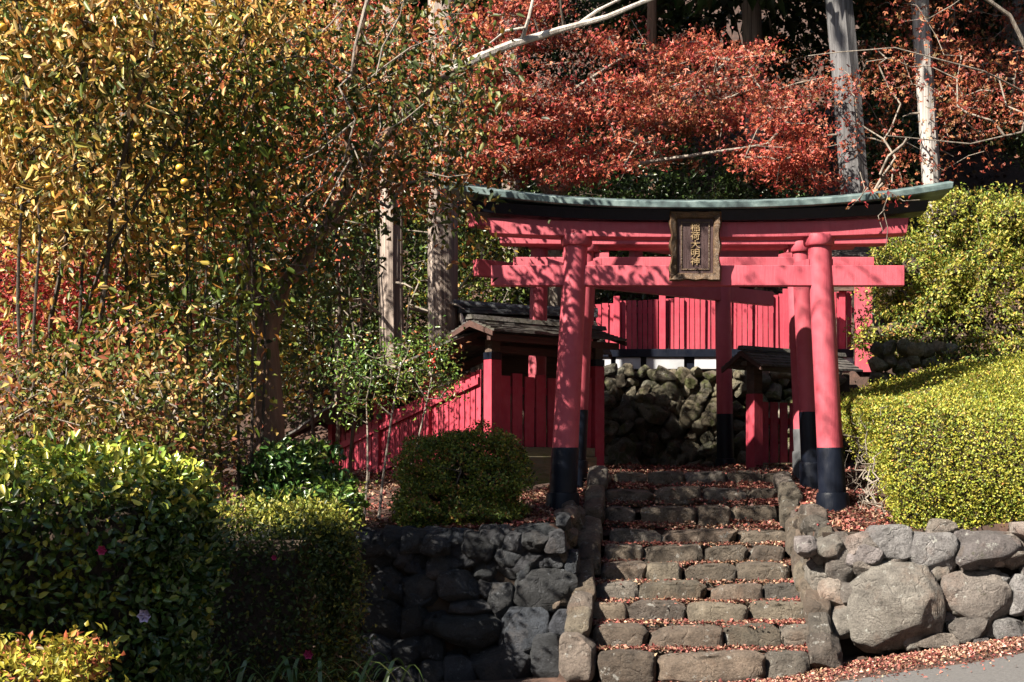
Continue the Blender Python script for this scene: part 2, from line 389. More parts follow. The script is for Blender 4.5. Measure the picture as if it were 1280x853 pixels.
def stone(name, meshes, mat, c, half, parent, yaw=None, tilt=0.12, i=[0]):
    i[0] += 1
    me = meshes[i[0] % len(meshes)]
    key = (me.name, mat.name)
    if key not in MATCOPY:
        if len(me.materials) == 0: me.materials.append(mat); MATCOPY[key] = me
        else:
            m2 = me.copy(); m2.materials.clear(); m2.materials.append(mat); MATCOPY[key] = m2
    o = obj(name, MATCOPY[key], None, parent)
    o.location = c; o.scale = half
    o.rotation_euler = (random.uniform(-tilt, tilt), random.uniform(-tilt, tilt), (0 if yaw is None else yaw) + random.uniform(-tilt, tilt))
    return o

# --- staircase
stairs = thing('stone_staircase', 'rough stone steps strewn with red leaves climbing to the red gates', 'staircase')
ROWS = [[(205,420),(430,830),(835,1000)], [(185,390),(400,670),(680,895),(895,1030)], [(165,315),(310,530),(540,765),(780,990)],
        [(195,355),(360,610),(630,820),(830,965)], [(215,385),(385,520),(530,725),(725,925)], [(225,370),(375,600),(610,770),(775,905)],
        [(245,440),(450,725),(735,935)], [(220,340),(365,570),(580,700),(705,880)], [(230,410),(415,590),(600,765),(770,880)],
        [(180,250),(260,385),(390,525),(530,685),(690,820),(825,910)]]
for k, row in enumerate(ROWS):
    y = SY[k]
    for a, b in row:
        x0, x1 = PX(680+a/3.013, y), PX(680+b/3.013, y)
        hz = (ST[k]-SB[k])/2*1.12 + 0.012
        c = ((x0+x1)/2, y + 0.17 + random.uniform(-0.045, 0.05), (ST[k]+SB[k])/2 - 0.015 + random.uniform(-0.01, 0.01))
        stone('step_stone', STEP_M, STEP, c, ((x1-x0)/2*1.06, 0.2, (hz+0.02)*random.uniform(0.9, 1.1)), stairs, tilt=0.05)
EDGE = [(60,670,190,820),(95,580,170,680),(105,500,200,585),(120,425,190,495),(115,350,215,425),(130,300,220,352),(150,240,230,297),(165,178,235,207),(180,140,235,178),
        (1005,670,1125,785),(1015,595,1095,668),(975,515,1065,602),(955,415,1050,520),(915,375,1010,450),(915,320,990,378),(935,265,1003,322),(890,200,965,257),(900,160,950,205),(888,112,940,165),(830,45,910,112)]
for (a, t, b, bt) in (EDGE[0], EDGE[9]):
    y = 12.02; yb = 570+bt/3.013
    x0, x1 = PX(680+a/3.013, y), PX(680+b/3.013, y); z0, z1 = PZ(yb+8, y), PZ(570+t/3.013, y)
    stone('edging_stone', ROCK_M, STEP, ((x0+x1)/2, y+0.16, (z0+z1)/2-0.02), ((x1-x0)/2*1.1, 0.22, (z1-z0)/2*1.12), stairs, tilt=0.08)
def slope_z(y): return float(np.interp(y, SY, ST))
for k in range(10):
    y = 12.36 + 0.282*k
    for xk in (-0.715 + 0.02*(y-12), 1.40 - 0.03*(y-12)):
        o = stone('edging_stone', STEP_M, STEP, (xk + random.uniform(-.02, .02), y, slope_z(y) + 0.0 + random.uniform(-.015, .015)), (random.uniform(.10, .135), random.uniform(.165, .2), random.uniform(.10, .13)), stairs, tilt=0.09)
        o.rotation_euler.x += 0.46
tr = MB()
for k in range(10):
    y0 = SY[k] + 0.2; z0 = ST[k] - 0.045
    y1, z1 = (SY[k+1]+0.14, SB[k+1]+0.0) if k < 9 else (16.2, ST[9]-0.03)
    tr.add([(-0.82, y0, z0-0.01), (1.36, y0, z0-0.01), (1.36, y1, z1), (-0.82, y1, z1)], [(0, 1, 2, 3)])
tr.build('tread_earth', SOIL, stairs)
rs = random.Random(9)
for k in range(22):                                            # rubble closing both sides of the flight
    y = 12.9 + 1.3*k/21; t_ = H(-1.3, y, False) if y > 12.9 else stair_z(y)+0.1; z0 = stair_z(y)
    for x in (-0.97 + 0.05*(y-12), 1.52 - 0.05*(y-12)):
        for q in range(2):
            z = z0 + (max(t_, z0)-z0)*rs.uniform(0, 1)
            stone('edging_stone', ROCK_M, STEP, (x + rs.uniform(-.05, .05), y, z), (rs.uniform(.08, .12), rs.uniform(.12, .18), rs.uniform(.08, .12)), stairs, tilt=0.25)

# --- retaining walls
rw = thing('stone_wall', 'sunlit dry stone retaining wall of large boulders below the clipped hedge', 'stone wall')
RIGHT = [(240,410,610,735,1),(160,320,285,495,0),(295,292,460,415,0),(450,318,625,472,0),(535,268,625,332,0),(628,305,885,452,1),(588,440,822,642,0),(818,470,930,605,0),
         (600,608,742,712,0),(770,625,885,712,0),(105,345,170,425,0),(130,480,240,590,0),(170,580,290,690,0),(270,650,400,745,0),(480,678,632,738,0),(385,380,452,424,0),(755,462,818,517,0),
         (612,560,662,612,0),(840,268,930,335,0),(680,690,745,722,0),(90,420,160,520,0),(210,500,300,580,0),(430,640,500,740,0),(870,400,1000,500,0),(890,590,1050,700,0),(930,300,1080,420,0),(1000,480,1150,620,0),(1060,330,1250,500,0),(1130,550,1300,690,0)]
for (a, t, b, bt, big) in RIGHT:
    px0, px1 = 980+a/2.91, 980+b/2.91; cxp = (px0+px1)/2; czp = 560+(t+bt)/2/2.91
    y = 12.34 + 0.32*(1 - (czp-650)/180) + max(0, (1075-cxp))*0.004 - (0.1 if big else 0)
    w = (px1-px0)*y/F/2; h = (bt-t)/2.91*y/F/2
    stone('boulder' if big else 'stone', BIG_M if big else ROCK_M, WALLS, (PX(cxp, y), y+0.12, PZ(czp, y)), (w*(1.04 if big else 1.17), 0.16+0.3*w, h*(1.05 if big else 1.17)), rw, tilt=0.08)
rf_ = random.Random(3)
for k in range(120):
    x = rf_.uniform(1.75, 6.0); z = rf_.uniform(lower(x), 1.2)
    stone('stone', ROCK_M, WALLS, (x, 12.62 + rf_.uniform(-.06, .06), z), (rf_.uniform(.07, .14), .14, rf_.uniform(.06, .12)), rw, tilt=0.5)
bk = MB(); bk.box(1.46, 6.5, 12.72, 12.86, -0.1, 1.22); bk.build('earth_backing', HUMUS, rw)
for k in range(24):
    x = 1.32 + k*0.2 + rf_.uniform(-.05, .05)
    stone('stone', ROCK_M, WALLS, (x, 12.74 + rf_.uniform(-.05, .05), 1.13 + rf_.uniform(-.03, .03)), (rf_.uniform(.1, .16), .16, rf_.uniform(.09, .13)), rw, tilt=0.35)
lw = thing('stone_wall', 'shaded stone retaining wall left of the steps, shade deepened in its colour', 'stone wall')
LEFT = [(170,290,300,385),(225,395,300,455),(325,380,465,450),(240,455,365,570),(370,445,510,560),(495,310,562,388),(570,288,655,365),(655,280,810,358),(590,360,752,478),(752,360,832,445),
        (555,500,642,628),(648,452,862,602),(320,600,400,682),(370,600,592,722),(596,590,765,762),(500,738,705,870),(712,690,842,870),(395,765,505,870),(305,690,382,782),(238,575,322,692),(500,392,592,492),(775,596,855,692),
        (300,300,400,380),(400,300,495,378),(420,555,560,610),(210,690,310,800),(300,780,400,870),(100,440,235,560),(90,560,235,690),(60,300,165,430),(70,690,205,830),(180,800,300,900),(800,240,850,300),(835,380,880,460)]
for (a, t, b, bt) in LEFT:
    px0, px1 = 420+a/2.912, 420+b/2.912; cxp = (px0+px1)/2; czp = 560+(t+bt)/2/2.912
    y = 12.62 + 0.3*(1 - (czp-650)/180)
    w = (px1-px0)*y/F/2; h = (bt-t)/2.912*y/F/2
    stone('stone', ROCK_M, SHADESTONE, (PX(cxp, y), y+0.12, PZ(czp, y)), (w*1.18, 0.14+0.3*w, h*1.18), lw, tilt=0.09)
for k in range(26):
    x = random.uniform(-7, -3.3); z = random.uniform(-0.6, 1.1)
    stone('stone', ROCK_M, SHADESTONE, (x, 12.9, z), (random.uniform(.18, .32), .25, random.uniform(.15, .25)), lw, tilt=0.2)
for k in range(90):
    x = rf_.uniform(-3.6, -0.9); z = rf_.uniform(-.3, 1.15)
    stone('stone', ROCK_M, SHADESTONE, (x, 12.9 + rf_.uniform(-.06, .05), z), (rf_.uniform(.08, .15), .14, rf_.uniform(.07, .12)), lw, tilt=0.5)
for k in range(16):
    x = -3.6 + k*0.175 + rf_.uniform(-.05, .05)
    stone('stone', ROCK_M, SHADESTONE, (x, 12.86 + rf_.uniform(-.05, .05), 1.13 + rf_.uniform(-.03, .03)), (rf_.uniform(.1, .17), .16, rf_.uniform(.09, .13)), lw, tilt=0.35)
bk = MB(); bk.box(-8, -0.86, 12.86, 12.98, -0.9, 1.2); bk.build('earth_backing', HUMUS, lw)

# --- mossy rock wall behind the landing
mw = thing('rock_wall', 'mossy jagged rock wall under the white plaster blocks at the stair head', 'rock wall')
r2 = random.Random(5)
for row in range(10):
    for k in range(22):
        px = 752 + (k + (0.5 if row % 2 else 0) + r2.uniform(-.35, .35))*14.2; py = 588 - row*13.6 + r2.uniform(-5, 5)
        if px > 1055 or py < 461: continue
        big = r2.random() < 0.2
        y = 19.08 + row*0.035 + r2.uniform(-0.12, 0.1)
        if 800 < px < 870 and 520 < py: y += 0.2
        s_ = (0.17 if big else 0.105)*(0.8 if py < 482 else 1)
        stone('rock', JAG_M, MOSSY, (PX(px, y), y, PZ(py, y)), (s_*r2.uniform(.8, 1.5), s_*r2.uniform(1.0, 1.5), s_*r2.uniform(.7, 1.35)), mw, tilt=0.9)
bk = MB(); bk.box(-0.85, 2.6, 19.5, 19.6, 1.6, 3.1); bk.build('earth_backing', HUMUS, mw)
sw = thing('stone_wall', 'low mossy stone kerb under the yellow green shrub', 'stone wall')
for k in range(7):
    px = 1096 + k*15 + r2.uniform(-4, 4); y = 16.6
    for py in (438 + r2.uniform(-3, 3), 456 + r2.uniform(-3, 3), 474, 490):
        stone('stone', JAG_M, MOSSY, (PX(px, y), y, PZ(py, y)), (r2.uniform(.08, .13), .12, r2.uniform(.08, .12)), sw, tilt=0.4)

# ------------------------------------------------------------------ torii gates
def curve_beam(name, half, prof, zc, rise, parent, mat, power=2.4, n=28, flare=0.0, xcut=0.0):
    """prof: closed (y, z) section; the beam sweeps up towards its ends"""
    mb = MB(); rings = []
    for i in range(n+1):
        u = -1 + 2*i/n; z = zc + rise*abs(u)**power
        rings.append([(u*half + (math.copysign(xcut*pz, u) if abs(u) > 0.999 else 0), py*(1+flare*abs(u)**2), z + pz) for py, pz in prof])
    mb.loft(rings); return mb.build(name, mat, parent, False, 0.006)
def rect(w, h): return [(-w, 0), (w, 0), (w, h), (-w, h)]

def torii(label, loc, rz, half_b, half_t, ztop, nuki, nuki_half, shim, shim_half, kas_half, cap_half, rise, r_b, r_t, foot, sleeve, footmat=BLACK, base_z=(0, 0), d=1.0, group=None, gaku=True):
    t = thing('torii_gate', label, 'torii gate', loc, rz, 'torii gates over the steps')
    for s, bz in ((-1, base_z[0]), (1, base_z[1])):
        def cx_(z): return s*(half_b + (half_t-half_b)*z/ztop)
        mb = MB(); n = 28
        zs = np.linspace(bz + foot, ztop, 7)
        rr = lambda z: r_b + (r_t-r_b)*z/ztop
        mb.loft([[(cx_(z) + rr(z)*math.cos(2*math.pi*i/n), rr(z)*math.sin(2*math.pi*i/n), z) for i in range(n)] for z in zs])
        p = mb.build('pillar', RED, t, True)
        fm = MB()
        ring = lambda z, k: [(cx_(z) + rr(z)*k*math.cos(2*math.pi*i/n), rr(z)*k*math.sin(2*math.pi*i/n), z) for i in range(n)]
        fm.loft([ring(bz+sleeve-0.01, 1.05), ring(bz+foot-0.012, 1.045), ring(bz+foot, 1.02), ring(bz+foot+0.001, 0.9)])
        fm.build('pillar_foot', footmat, p, True)
        fm = MB(); fm.loft([ring(bz-0.12, 1.32), ring(bz+sleeve-0.03, 1.24), ring(bz+sleeve, 1.18), ring(bz+sleeve+0.004, 1.0)])
        fm.build('foot_sleeve', footmat, p, True)
        dm = MB(); x = cx_(ztop)
        dm.lathe([(r_t*1.0, ztop-0.125), (r_t*1.22, ztop-0.12), (r_t*1.32, ztop-0.10), (r_t*1.34, ztop-0.03), (r_t*1.30, ztop-0.012), (r_t*1.0, ztop)], 28, x, 0)
        dm.build('capital_ring', RED, p, True)
        wz = nuki[1]
        for e in (-1, 1):
            wm = MB(); xx = cx_(wz) + e*(r_t+0.075)
            wm.prism([(xx-0.075, -0.05*d, wz+0.001), (xx+0.075, -0.05*d, wz+0.001), (xx+0.075, 0.05*d, wz+0.001), (xx-0.075, 0.05*d, wz+0.001)],
                     [(xx-0.075, -0.05*d, wz+0.05+0.02*e*s), (xx+0.075, -0.05*d, wz+0.05-0.02*e*s), (xx+0.075, 0.05*d, wz+0.05-0.02*e*s), (xx-0.075, 0.05*d, wz+0.05+0.02*e*s)])
            wm.build('wedge', RED, t)
    nb = MB(); nb.box(-nuki_half, nuki_half, -0.062*d, 0.062*d, nuki[0], nuki[1]); nb.build('tie_beam', RED, t, False, 0.006)
    if gaku:
        gz = MB(); gz.box(-0.07, 0.07, -0.05, 0.05, nuki[1]+0.002, shim[0]+0.02); gz.build('strut', RED, t, False, 0.004)
    h = shim[1]-shim[0]
    curve_beam('lintel', shim_half, rect(0.115*d, h), shim[0], rise*0.22, t, RED, xcut=0.12)
    curve_beam('top_beam', kas_half, [(-0.17*d, 0), (0.17*d, 0), (0.23*d, 0.10*d), (-0.23*d, 0.10*d)], shim[1]+0.003, rise*0.5, t, BLACK, xcut=0.2)
    zc = shim[1] + 0.003 + 0.10*d + 0.024
    cap = curve_beam('roof_cap', cap_half, [(-0.30*d, -0.02), (0.30*d, -0.02), (0.31*d, 0.04), (0.06, 0.10*d), (-0.06, 0.10*d), (-0.31*d, 0.04)], zc, rise, t, COPPER, xcut=0.35)
    return t

s1 = 14.2 / F
Z1 = PZ(645, 14.2)
front = torii('nearest and largest red torii gate, carrying the carved name plaque', (0.376, 14.2, Z1), 0, 1.357, 1.21, PZ(293, 14.2)-Z1,
              (PZ(358, 14.2)-Z1, PZ(333, 14.2)-Z1), 2.055, (PZ(299, 14.2)-Z1, PZ(280, 14.2)-Z1), 2.07, 2.25, 2.48, 0.19, 0.135, 0.118, 0.68, 0.23, base_z=(0, 0))
Y2 = 15.46; Z2 = PZ(613, Y2)
torii('second red torii gate, close behind the one with the plaque', (0.365, Y2, Z2), 0, 1.30, 1.16, PZ(302, Y2)-Z2,
      (PZ(347, Y2)-Z2, PZ(322.5, Y2)-Z2), 1.955, (PZ(308, Y2)-Z2, PZ(291, Y2)-Z2), 2.09, 2.2, 2.3, 0.06, 0.112, 0.1, 0.85, 0.3, base_z=(0.02, 0))
Y3 = 16.6; Z3 = PZ(603, Y3)
torii('third red torii gate, with tall grey pillar sleeves, behind the two front gates', (0.367, Y3, Z3), 0, 1.32, 1.2, PZ(310, Y3)-Z3,
      (PZ(352, Y3)-Z3, PZ(330, Y3)-Z3), 1.7, (PZ(312, Y3)-Z3, PZ(298, Y3)-Z3), 1.9, 2.0, 2.05, 0.05, 0.105, 0.095, 0.62, 0.36, CONC)
pl, pr = Vector((PX(672, 16.6), 16.6)), Vector((PX(905, 18.5), 18.5))
dv = pr - pl; ang4 = math.atan2(dv.y, dv.x); c4 = (pl+pr)/2; Z4 = 1.72
torii('rear red torii gate set at an angle to the others before the rock wall', (c4.x, c4.y, Z4), ang4, dv.length/2+0.03, dv.length/2-0.03, 2.80,
      (PZ(353, 16.6)-Z4, PZ(333, 16.6)-Z4), 2.33, (2.78, 2.97), 2.36, 2.46, 2.5, 0.10, 0.108, 0.1, 0.78, 0.2, d=0.9)

# --- plaque
pc = W(869, 352, 14.06)
pq = thing('name_plaque', 'carved gilt framed plaque with five characters hung on the front gate', 'plaque', (pc.x, 14.115, PZ(352, 14.1)), 0)
pq.rotation_euler = (math.radians(7), 0, 0)
pw, ph = 0.262, 0.70
fr = MB()
def outline(scale_in, wav):
    pts = []
    N_ = 26
    for side in range(4):
        for k in range(N_):
            t = k/N_
            w_ = wav*(0.5+0.5*math.cos(t*2*math.pi*3.0)) * (0.2 if t < 0.08 or t > 0.92 else 1)
            ex, ez = pw - scale_in, ph/2 - scale_in
            if side == 0: p = (-ex + 2*ex*t, -ez + w_*0.6)
            elif side == 1: p = (ex - w_, -ez + 2*ez*t)
            elif side == 2: p = (ex - 2*ex*t, ez - w_*0.3)
            else: p = (-ex + w_, ez - 2*ez*t)
            pts.append(p)
    return pts
o0 = outline(0, 0.022); o1 = outline(0.02, 0.016); i1 = outline(0.072, 0.004); i0 = outline(0.085, 0)
def ring3(o, y): return [(x, y, z + ph/2) for x, z in o]
n = len(o0)
rings = [ring3(o0, 0.0), ring3(o0, -0.035), ring3(o1, -0.075), ring3(i1, -0.045), ring3(i0, -0.02), ring3(i0, 0.0)]
vs_ = [p for r in rings for p in r]; fs = []
for k in range(len(rings)):
    k2 = (k+1) % len(rings)
    for i in range(n): j = (i+1) % n; fs.append((k*n+i, k*n+j, k2*n+j, k2*n+i))
fr.add(vs_, fs); fr.build('frame', GOLD, pq)
b = MB(); b.box(-pw+0.08, pw-0.08, -0.018, 0.012, 0.08, ph-0.08); b.build('board', BOARD, pq)
for (x0, x1, z0, z1) in ((-0.142, -0.13, 0.13, ph-0.13), (0.13, 0.142, 0.13, ph-0.13), (-0.142, 0.142, 0.115, 0.127), (-0.142, 0.142, ph-0.127, ph-0.115)):
    b = MB(); b.box(x0, x1, -0.026, -0.0185, z0, z1); b.build('inner_border', GOLD, pq)
for k, ch in enumerate('稲荷大明神'):
    cu = bpy.data.curves.new('character', 'FONT'); cu.body = ch; cu.size = 0.098; cu.extrude = 0.006; cu.offset = 0.0008; cu.align_x = 'CENTER'
    to = bpy.data.objects.new('tmp', cu); col.objects.link(to); bpy.context.view_layer.update()
    me = bpy.data.meshes.new_from_object(to.evaluated_get(bpy.context.evaluated_depsgraph_get())); bpy.data.objects.remove(to)
    me.name = 'character'
    o = obj('character', me, GILT, pq); me.materials.clear(); me.materials.append(GILT)
    o.rotation_euler = (math.radians(90), 0, 0); o.location = (0.0, -0.024, ph - 0.20 - k*0.083); o.scale = (1.0, 0.86, 1)

# ------------------------------------------------------------------ fences and shrine
PLANK = {}
def plank(w, h, parent, loc, mat=REDP, th=0.022, name='plank', rz=0.0, tip=True):
    key = (round(w, 3), round(h, 2), mat.name)
    if key not in PLANK:
        m = MB(); m.box(-w/2, w/2, -th/2, th/2, 0, h); me = m.mesh('plank'); me.materials.append(mat); PLANK[key] = me
    o = obj(name, PLANK[key], None, parent); o.location = loc
    o.rotation_euler = (random.uniform(-.008, .008), random.uniform(-.006, .006), rz + random.uniform(-.03, .03)); return o
def gable_roof(parent, x0, x1, half, z_eave, z_ridge, courses=6, mat=SHINGLE, slope_x=0.0, ridge=True, name='shingle_course'):
    """two slopes of overlapping courses; local x runs along the ridge"""
    for sgn in (-1, 1):
        for k in range(courses):
            t0, t1 = k/courses, (k+1.25)/courses
            y0, y1 = sgn*half*(1-t0), sgn*half*max(0, 1-t1)
            za, zb = z_eave + (z_ridge-z_eave)*t0, z_eave + (z_ridge-z_eave)*min(1, t1)
            mb = MB(); nseg = 14; rr = random.Random(k*7+int(x0*100))
            top, bot = [], []
            for i in range(nseg+1):
                x = x0 + (x1-x0)*i/nseg; sx = slope_x*(x-x0); j = rr.uniform(-0.012, 0.012)
                top.append((x, y0 + sgn*j, za + 0.028 + sx + rr.uniform(-.006, .006))); bot.append((x, y1, zb + 0.012 + sx))
            for i in range(nseg):
                a, b_, c, d_ = top[i], top[i+1], bot[i+1], bot[i]
                low = [(p[0], p[1], p[2]-0.026) for p in (a, b_, c, d_)]
                q = [a, b_, c, d_] + low
                mb.add(q, [(0, 1, 2, 3), (7, 6, 5, 4), (4, 5, 1, 0), (6, 7, 3, 2), (5, 6, 2, 1), (7, 4, 0, 3)])
            mb.build(name, mat, parent)
    if ridge:
        m = MB(); dz = slope_x*(x1-x0)
        m.prism([(x0-.02, -0.06, z_ridge+.02), (x0-.02, 0.06, z_ridge+.02), (x0-.02, 0.04, z_ridge+.07), (x0-.02, -0.04, z_ridge+.07)],
                [(x1+.02, -0.06, z_ridge+.02+dz), (x1+.02, 0.06, z_ridge+.02+dz), (x1+.02, 0.04, z_ridge+.07+dz), (x1+.02, -0.04, z_ridge+.07+dz)])
        m.build('ridge_board', SHINGLE, parent)
    for x, dz in ((x0, 0), (x1, slope_x*(x1-x0))):
        for sgn in (-1, 1):
            m = MB(); xa, xb = x-0.014, x+0.014
            q = [(xa, sgn*half*0.98, z_eave-.05+dz), (xa, 0, z_ridge-.06+dz), (xa, 0, z_ridge+.005+dz), (xa, sgn*half*0.98, z_eave+.0+dz)]
            m.prism(q, [(xb, p[1], p[2]) for p in q]); m.build('barge_board', WOODR, parent)

# front left roofed fence panel, turned about 44 degrees
C0 = Vector((-1.83, 15.55)); A0 = math.atan2(0.69, 0.72)
rf = thing('roofed_fence', 'red plank fence panel under a small shingle roof behind the left gate pillar', 'fence', (C0.x, C0.y, 0), A0)
def box_part(parent, name, mat, *a, bevel=0.004): m = MB(); m.box(*a); return m.build(name, mat, parent, False, bevel)
L1 = 1.5
for x, zb in ((0.0, 1.55), (L1, 1.62)):
    box_part(rf, 'post', REDP, x-0.07, x+0.07, -0.07, 0.07, zb, 2.98)
    box_part(rf, 'post_cap', BLACK, x-0.073, x+0.073, -0.073, 0.073, 2.982, 3.06)
    box_part(rf, 'post_top', WOOD, x-0.06, x+0.06, -0.06, 0.06, 3.062, 3.2)
box_part(rf, 'sill_beam', SILL, 0.075, L1-0.075, -0.07, 0.07, 1.93, 2.03)
box_part(rf, 'foundation', SILL, 0.075, L1-0.075, -0.1, 0.1, 1.6, 1.926)
box_part(rf, 'rail', REDP, 0.072, L1-0.072, 0.012, 0.05, 2.62, 2.7)
box_part(rf, 'rail', WOODR, 0.072, L1-0.072, -0.04, 0.05, 3.06, 3.14)
n = 8
for k in range(n):
    plank(0.135, 0.78 + 0.03*(k % 2), rf, (0.16 + (L1-0.32)*k/(n-1), -0.012, 2.034))
gable_roof(rf, -0.30, L1+0.10, 0.42, 3.25, 3.385)
box_part(rf, 'purlin', WOODR, -0.28, L1+0.07, -0.33, -0.27, 3.16, 3.235)
box_part(rf, 'purlin', WOODR, -0.28, L1+0.07, 0.27, 0.33, 3.16, 3.235)

# side fence going back down the slope to the left
A1 = math.atan2(0.72, -0.69)
sf = thing('sloping_fence', 'red slat fence with small shingle roofs going down the slope behind the shrubs', 'fence', (C0.x-0.06, C0.y+0.05, 0), A1)
L2 = 3.5; drop = -0.24
nx = 34
for k in range(nx):
    x = 0.12 + (L2-0.2)*k/(nx-1); z = 2.19 + drop*x
    plank(0.082, 0.84, sf, (x, -0.0 + 0.03, z - 0.12), name='slat')
for x in (1.05, 2.1, 3.15):
    box_part(sf, 'post', REDP, x-0.05, x+0.05, -0.05, 0.09, 1.4+drop*x, 3.1+drop*x)
for k, (xa, xb) in enumerate(((0.08, 1.0), (1.1, 2.05), (2.15, 3.1))):
    for dz in (2.74, 2.24):
        m = MB(); q = [(xa, 0.042, dz+drop*xa), (xa, 0.075, dz+drop*xa), (xa, 0.075, dz+.075+drop*xa), (xa, 0.042, dz+.075+drop*xa)]
        m.prism(q, [(xb, p[1], p[2]+drop*(xb-xa)) for p in q]); m.build('rail', REDP, sf)
    m = MB(); q = [(xa, -0.05, 1.75+drop*xa), (xa, 0.08, 1.75+drop*xa), (xa, 0.08, 1.92+drop*xa), (xa, -0.05, 1.92+drop*xa)]
    m.prism(q, [(xb, p[1], p[2]+drop*(xb-xa)) for p in q]); m.build('sill_beam', SILL, sf)
gable_roof(sf, 0.1, 1.25, 0.42, 3.17, 3.31, 5, slope_x=-0.22)
for yy in (-0.3, 0.24):
    m = MB(); q = [(0.1, yy, 3.08), (0.1, yy+.06, 3.08), (0.1, yy+.06, 3.15), (0.1, yy, 3.15)]
    m.prism(q, [(1.2, p[1], p[2]-.242) for p in q]); m.build('purlin', WOODR, sf)
gable_roof(sf, 2.0, 3.55, 0.5, 2.68, 2.92, 5, slope_x=-0.33)
for x in (2.2, 3.2):
    box_part(sf, 'roof_post', REDP, x-.05, x+.05, -0.22, -0.12, 1.4-.33*(x-2), 2.70-.33*(x-2))

# right roofed fence
p0 = Vector((PX(943, 17.7), 17.7))
qf = thing('roofed_fence', 'short red plank fence under a gabled shingle roof right of the rock wall', 'fence', (p0.x, p0.y, 0), math.radians(40))
L3 = 1.35
for x in (0.0, L3):
    box_part(qf, 'post', REDP, x-0.075, x+0.075, -0.075, 0.075, 1.6, 2.72)
    box_part(qf, 'post_top', WOOD, x-0.07, x+0.07, -0.07, 0.07, 2.722, 3.06)
box_part(qf, 'sill_beam', SILL, 0.08, L3-0.08, -0.07, 0.07, 1.72, 1.86)
box_part(qf, 'rail', REDP, 0.08, L3-0.08, 0.012, 0.05, 2.35, 2.43)
for k in range(7):
    plank(0.125, 0.76, qf, (0.16 + (L3-0.32)*k/6, -0.012, 1.864))
gable_roof(qf, -0.22, L3+0.25, 0.36, 3.04, 3.24, 5)
box_part(qf, 'purlin', WOOD, -0.18, L3+0.2, -0.05, 0.05, 3.062, 3.12)

# upper plank fence on the rock wall
YU = 20.1
uf = thing('plank_fence', 'tall bright red plank fence along the top of the rock wall', 'fence', (0, YU, 0), 0)
zb = PZ(437, YU)
px = 722
while px < 1068:
    top = 378 - 14*(px-735)/335 if px > 772 else 380
    gap = 8.6 if px < 768 else 6.55
    wpx = 7.6 if px < 768 else 5.6
    hgt = PZ(top + random.uniform(-.8, .8), YU) - zb
    x = PX(px, YU)
    if px < 772 or True: plank(round(wpx*YU/F, 3), round(hgt, 2), uf, (x, 0.03*math.sin(px*1.7), zb))
    px += gap
for pxp in (771, 828, 982, 1052):
    x = PX(pxp, YU); box_part(uf, 'post', REDP, x-.045, x+.045, -0.075, -0.04, zb-0.03, PZ(371 - 12*(pxp-771)/280, YU))
box_part(uf, 'rail', REDP, PX(722, YU), PX(1068, YU), 0.05, 0.09, zb+0.52, zb+0.6)
x = PX(1079, YU-.3)
box_part(uf, 'corner_post', RED, x-0.11, x+0.11, -0.42, -0.2, PZ(466, YU-.3), PZ(345, YU-.3))
box_part(uf, 'cap_rail', WOOD, PX(1040, YU-.1), PX(1068, YU-.1), -0.14, -0.1, PZ(364, YU-.1), PZ(358, YU-.1))
box_part(uf, 'sill_beam', BLACK, PX(742, YU), PX(1066, YU), -0.12, 0.1, PZ(447, YU), zb-0.002)
for a, b_ in ((748, 764), (770, 801), (808, 855), (868, 912), (920, 960), (968, 1010), (1018, 1066)):
    box_part(uf, 'plaster_block', PLASTER, PX(a, YU), PX(b_, YU), -0.09, 0.08, PZ(462, YU), PZ(447.6, YU))
box_part(uf, 'base_beam', BLACK, PX(742, YU), PX(1066, YU), -0.05, 0.07, PZ(463, YU), PZ(447.3, YU))

# shrine building behind the left fence
sb = thing('shrine_hut', 'small dark shrine hut with weathered shingle roof and round tiled ridge', 'shrine', (-1.95, 17.9, 0), math.radians(18))
box_part(sb, 'wall', WOOD, -0.35, 0.95, -0.45, 0.45, 1.7, 3.2, bevel=0)
gable_roof(sb, -0.55, 1.15, 0.85, 3.18, 3.72, 9, ridge=False)
rm = MB(); rm.tube([(-0.66, 0, 3.84), (0.4, 0, 3.80), (1.2, 0, 3.80)], [0.055]*3, 12); rm.build('ridge_tile', TILE, sb, True)
for k, (w_, z_) in enumerate(((0.12, 3.72), (0.10, 3.755))):
    box_part(sb, 'ridge_course', TILE, -0.6, 1.18, -w_, w_, z_, z_+0.03)
for sgn in (-1, 1):
    m = MB(); q = [(-0.585, sgn*0.86, 3.15), (-0.585, 0, 3.68), (-0.585, 0, 3.79), (-0.585, sgn*0.86, 3.25)]
    m.prism(q, [(p[0]+0.02, p[1], p[2]) for p in q]); m.build('barge_board', PALE, sb)
# small shrine roof peeping over the right end of the gates
hb = thing('shrine_hut', 'little grey roofed shrine peeping out behind the right beam ends', 'shrine', (PX(1062, 21.2), 21.2, 0), math.radians(-8))
gable_roof(hb, -0.75, 0.42, 0.5, PZ(328, 21.2), PZ(306, 21.2), 5)
box_part(hb, 'wall', WOOD, -0.6, 0.3, -0.35, 0.35, 3.2, PZ(327, 21.2), bevel=0)

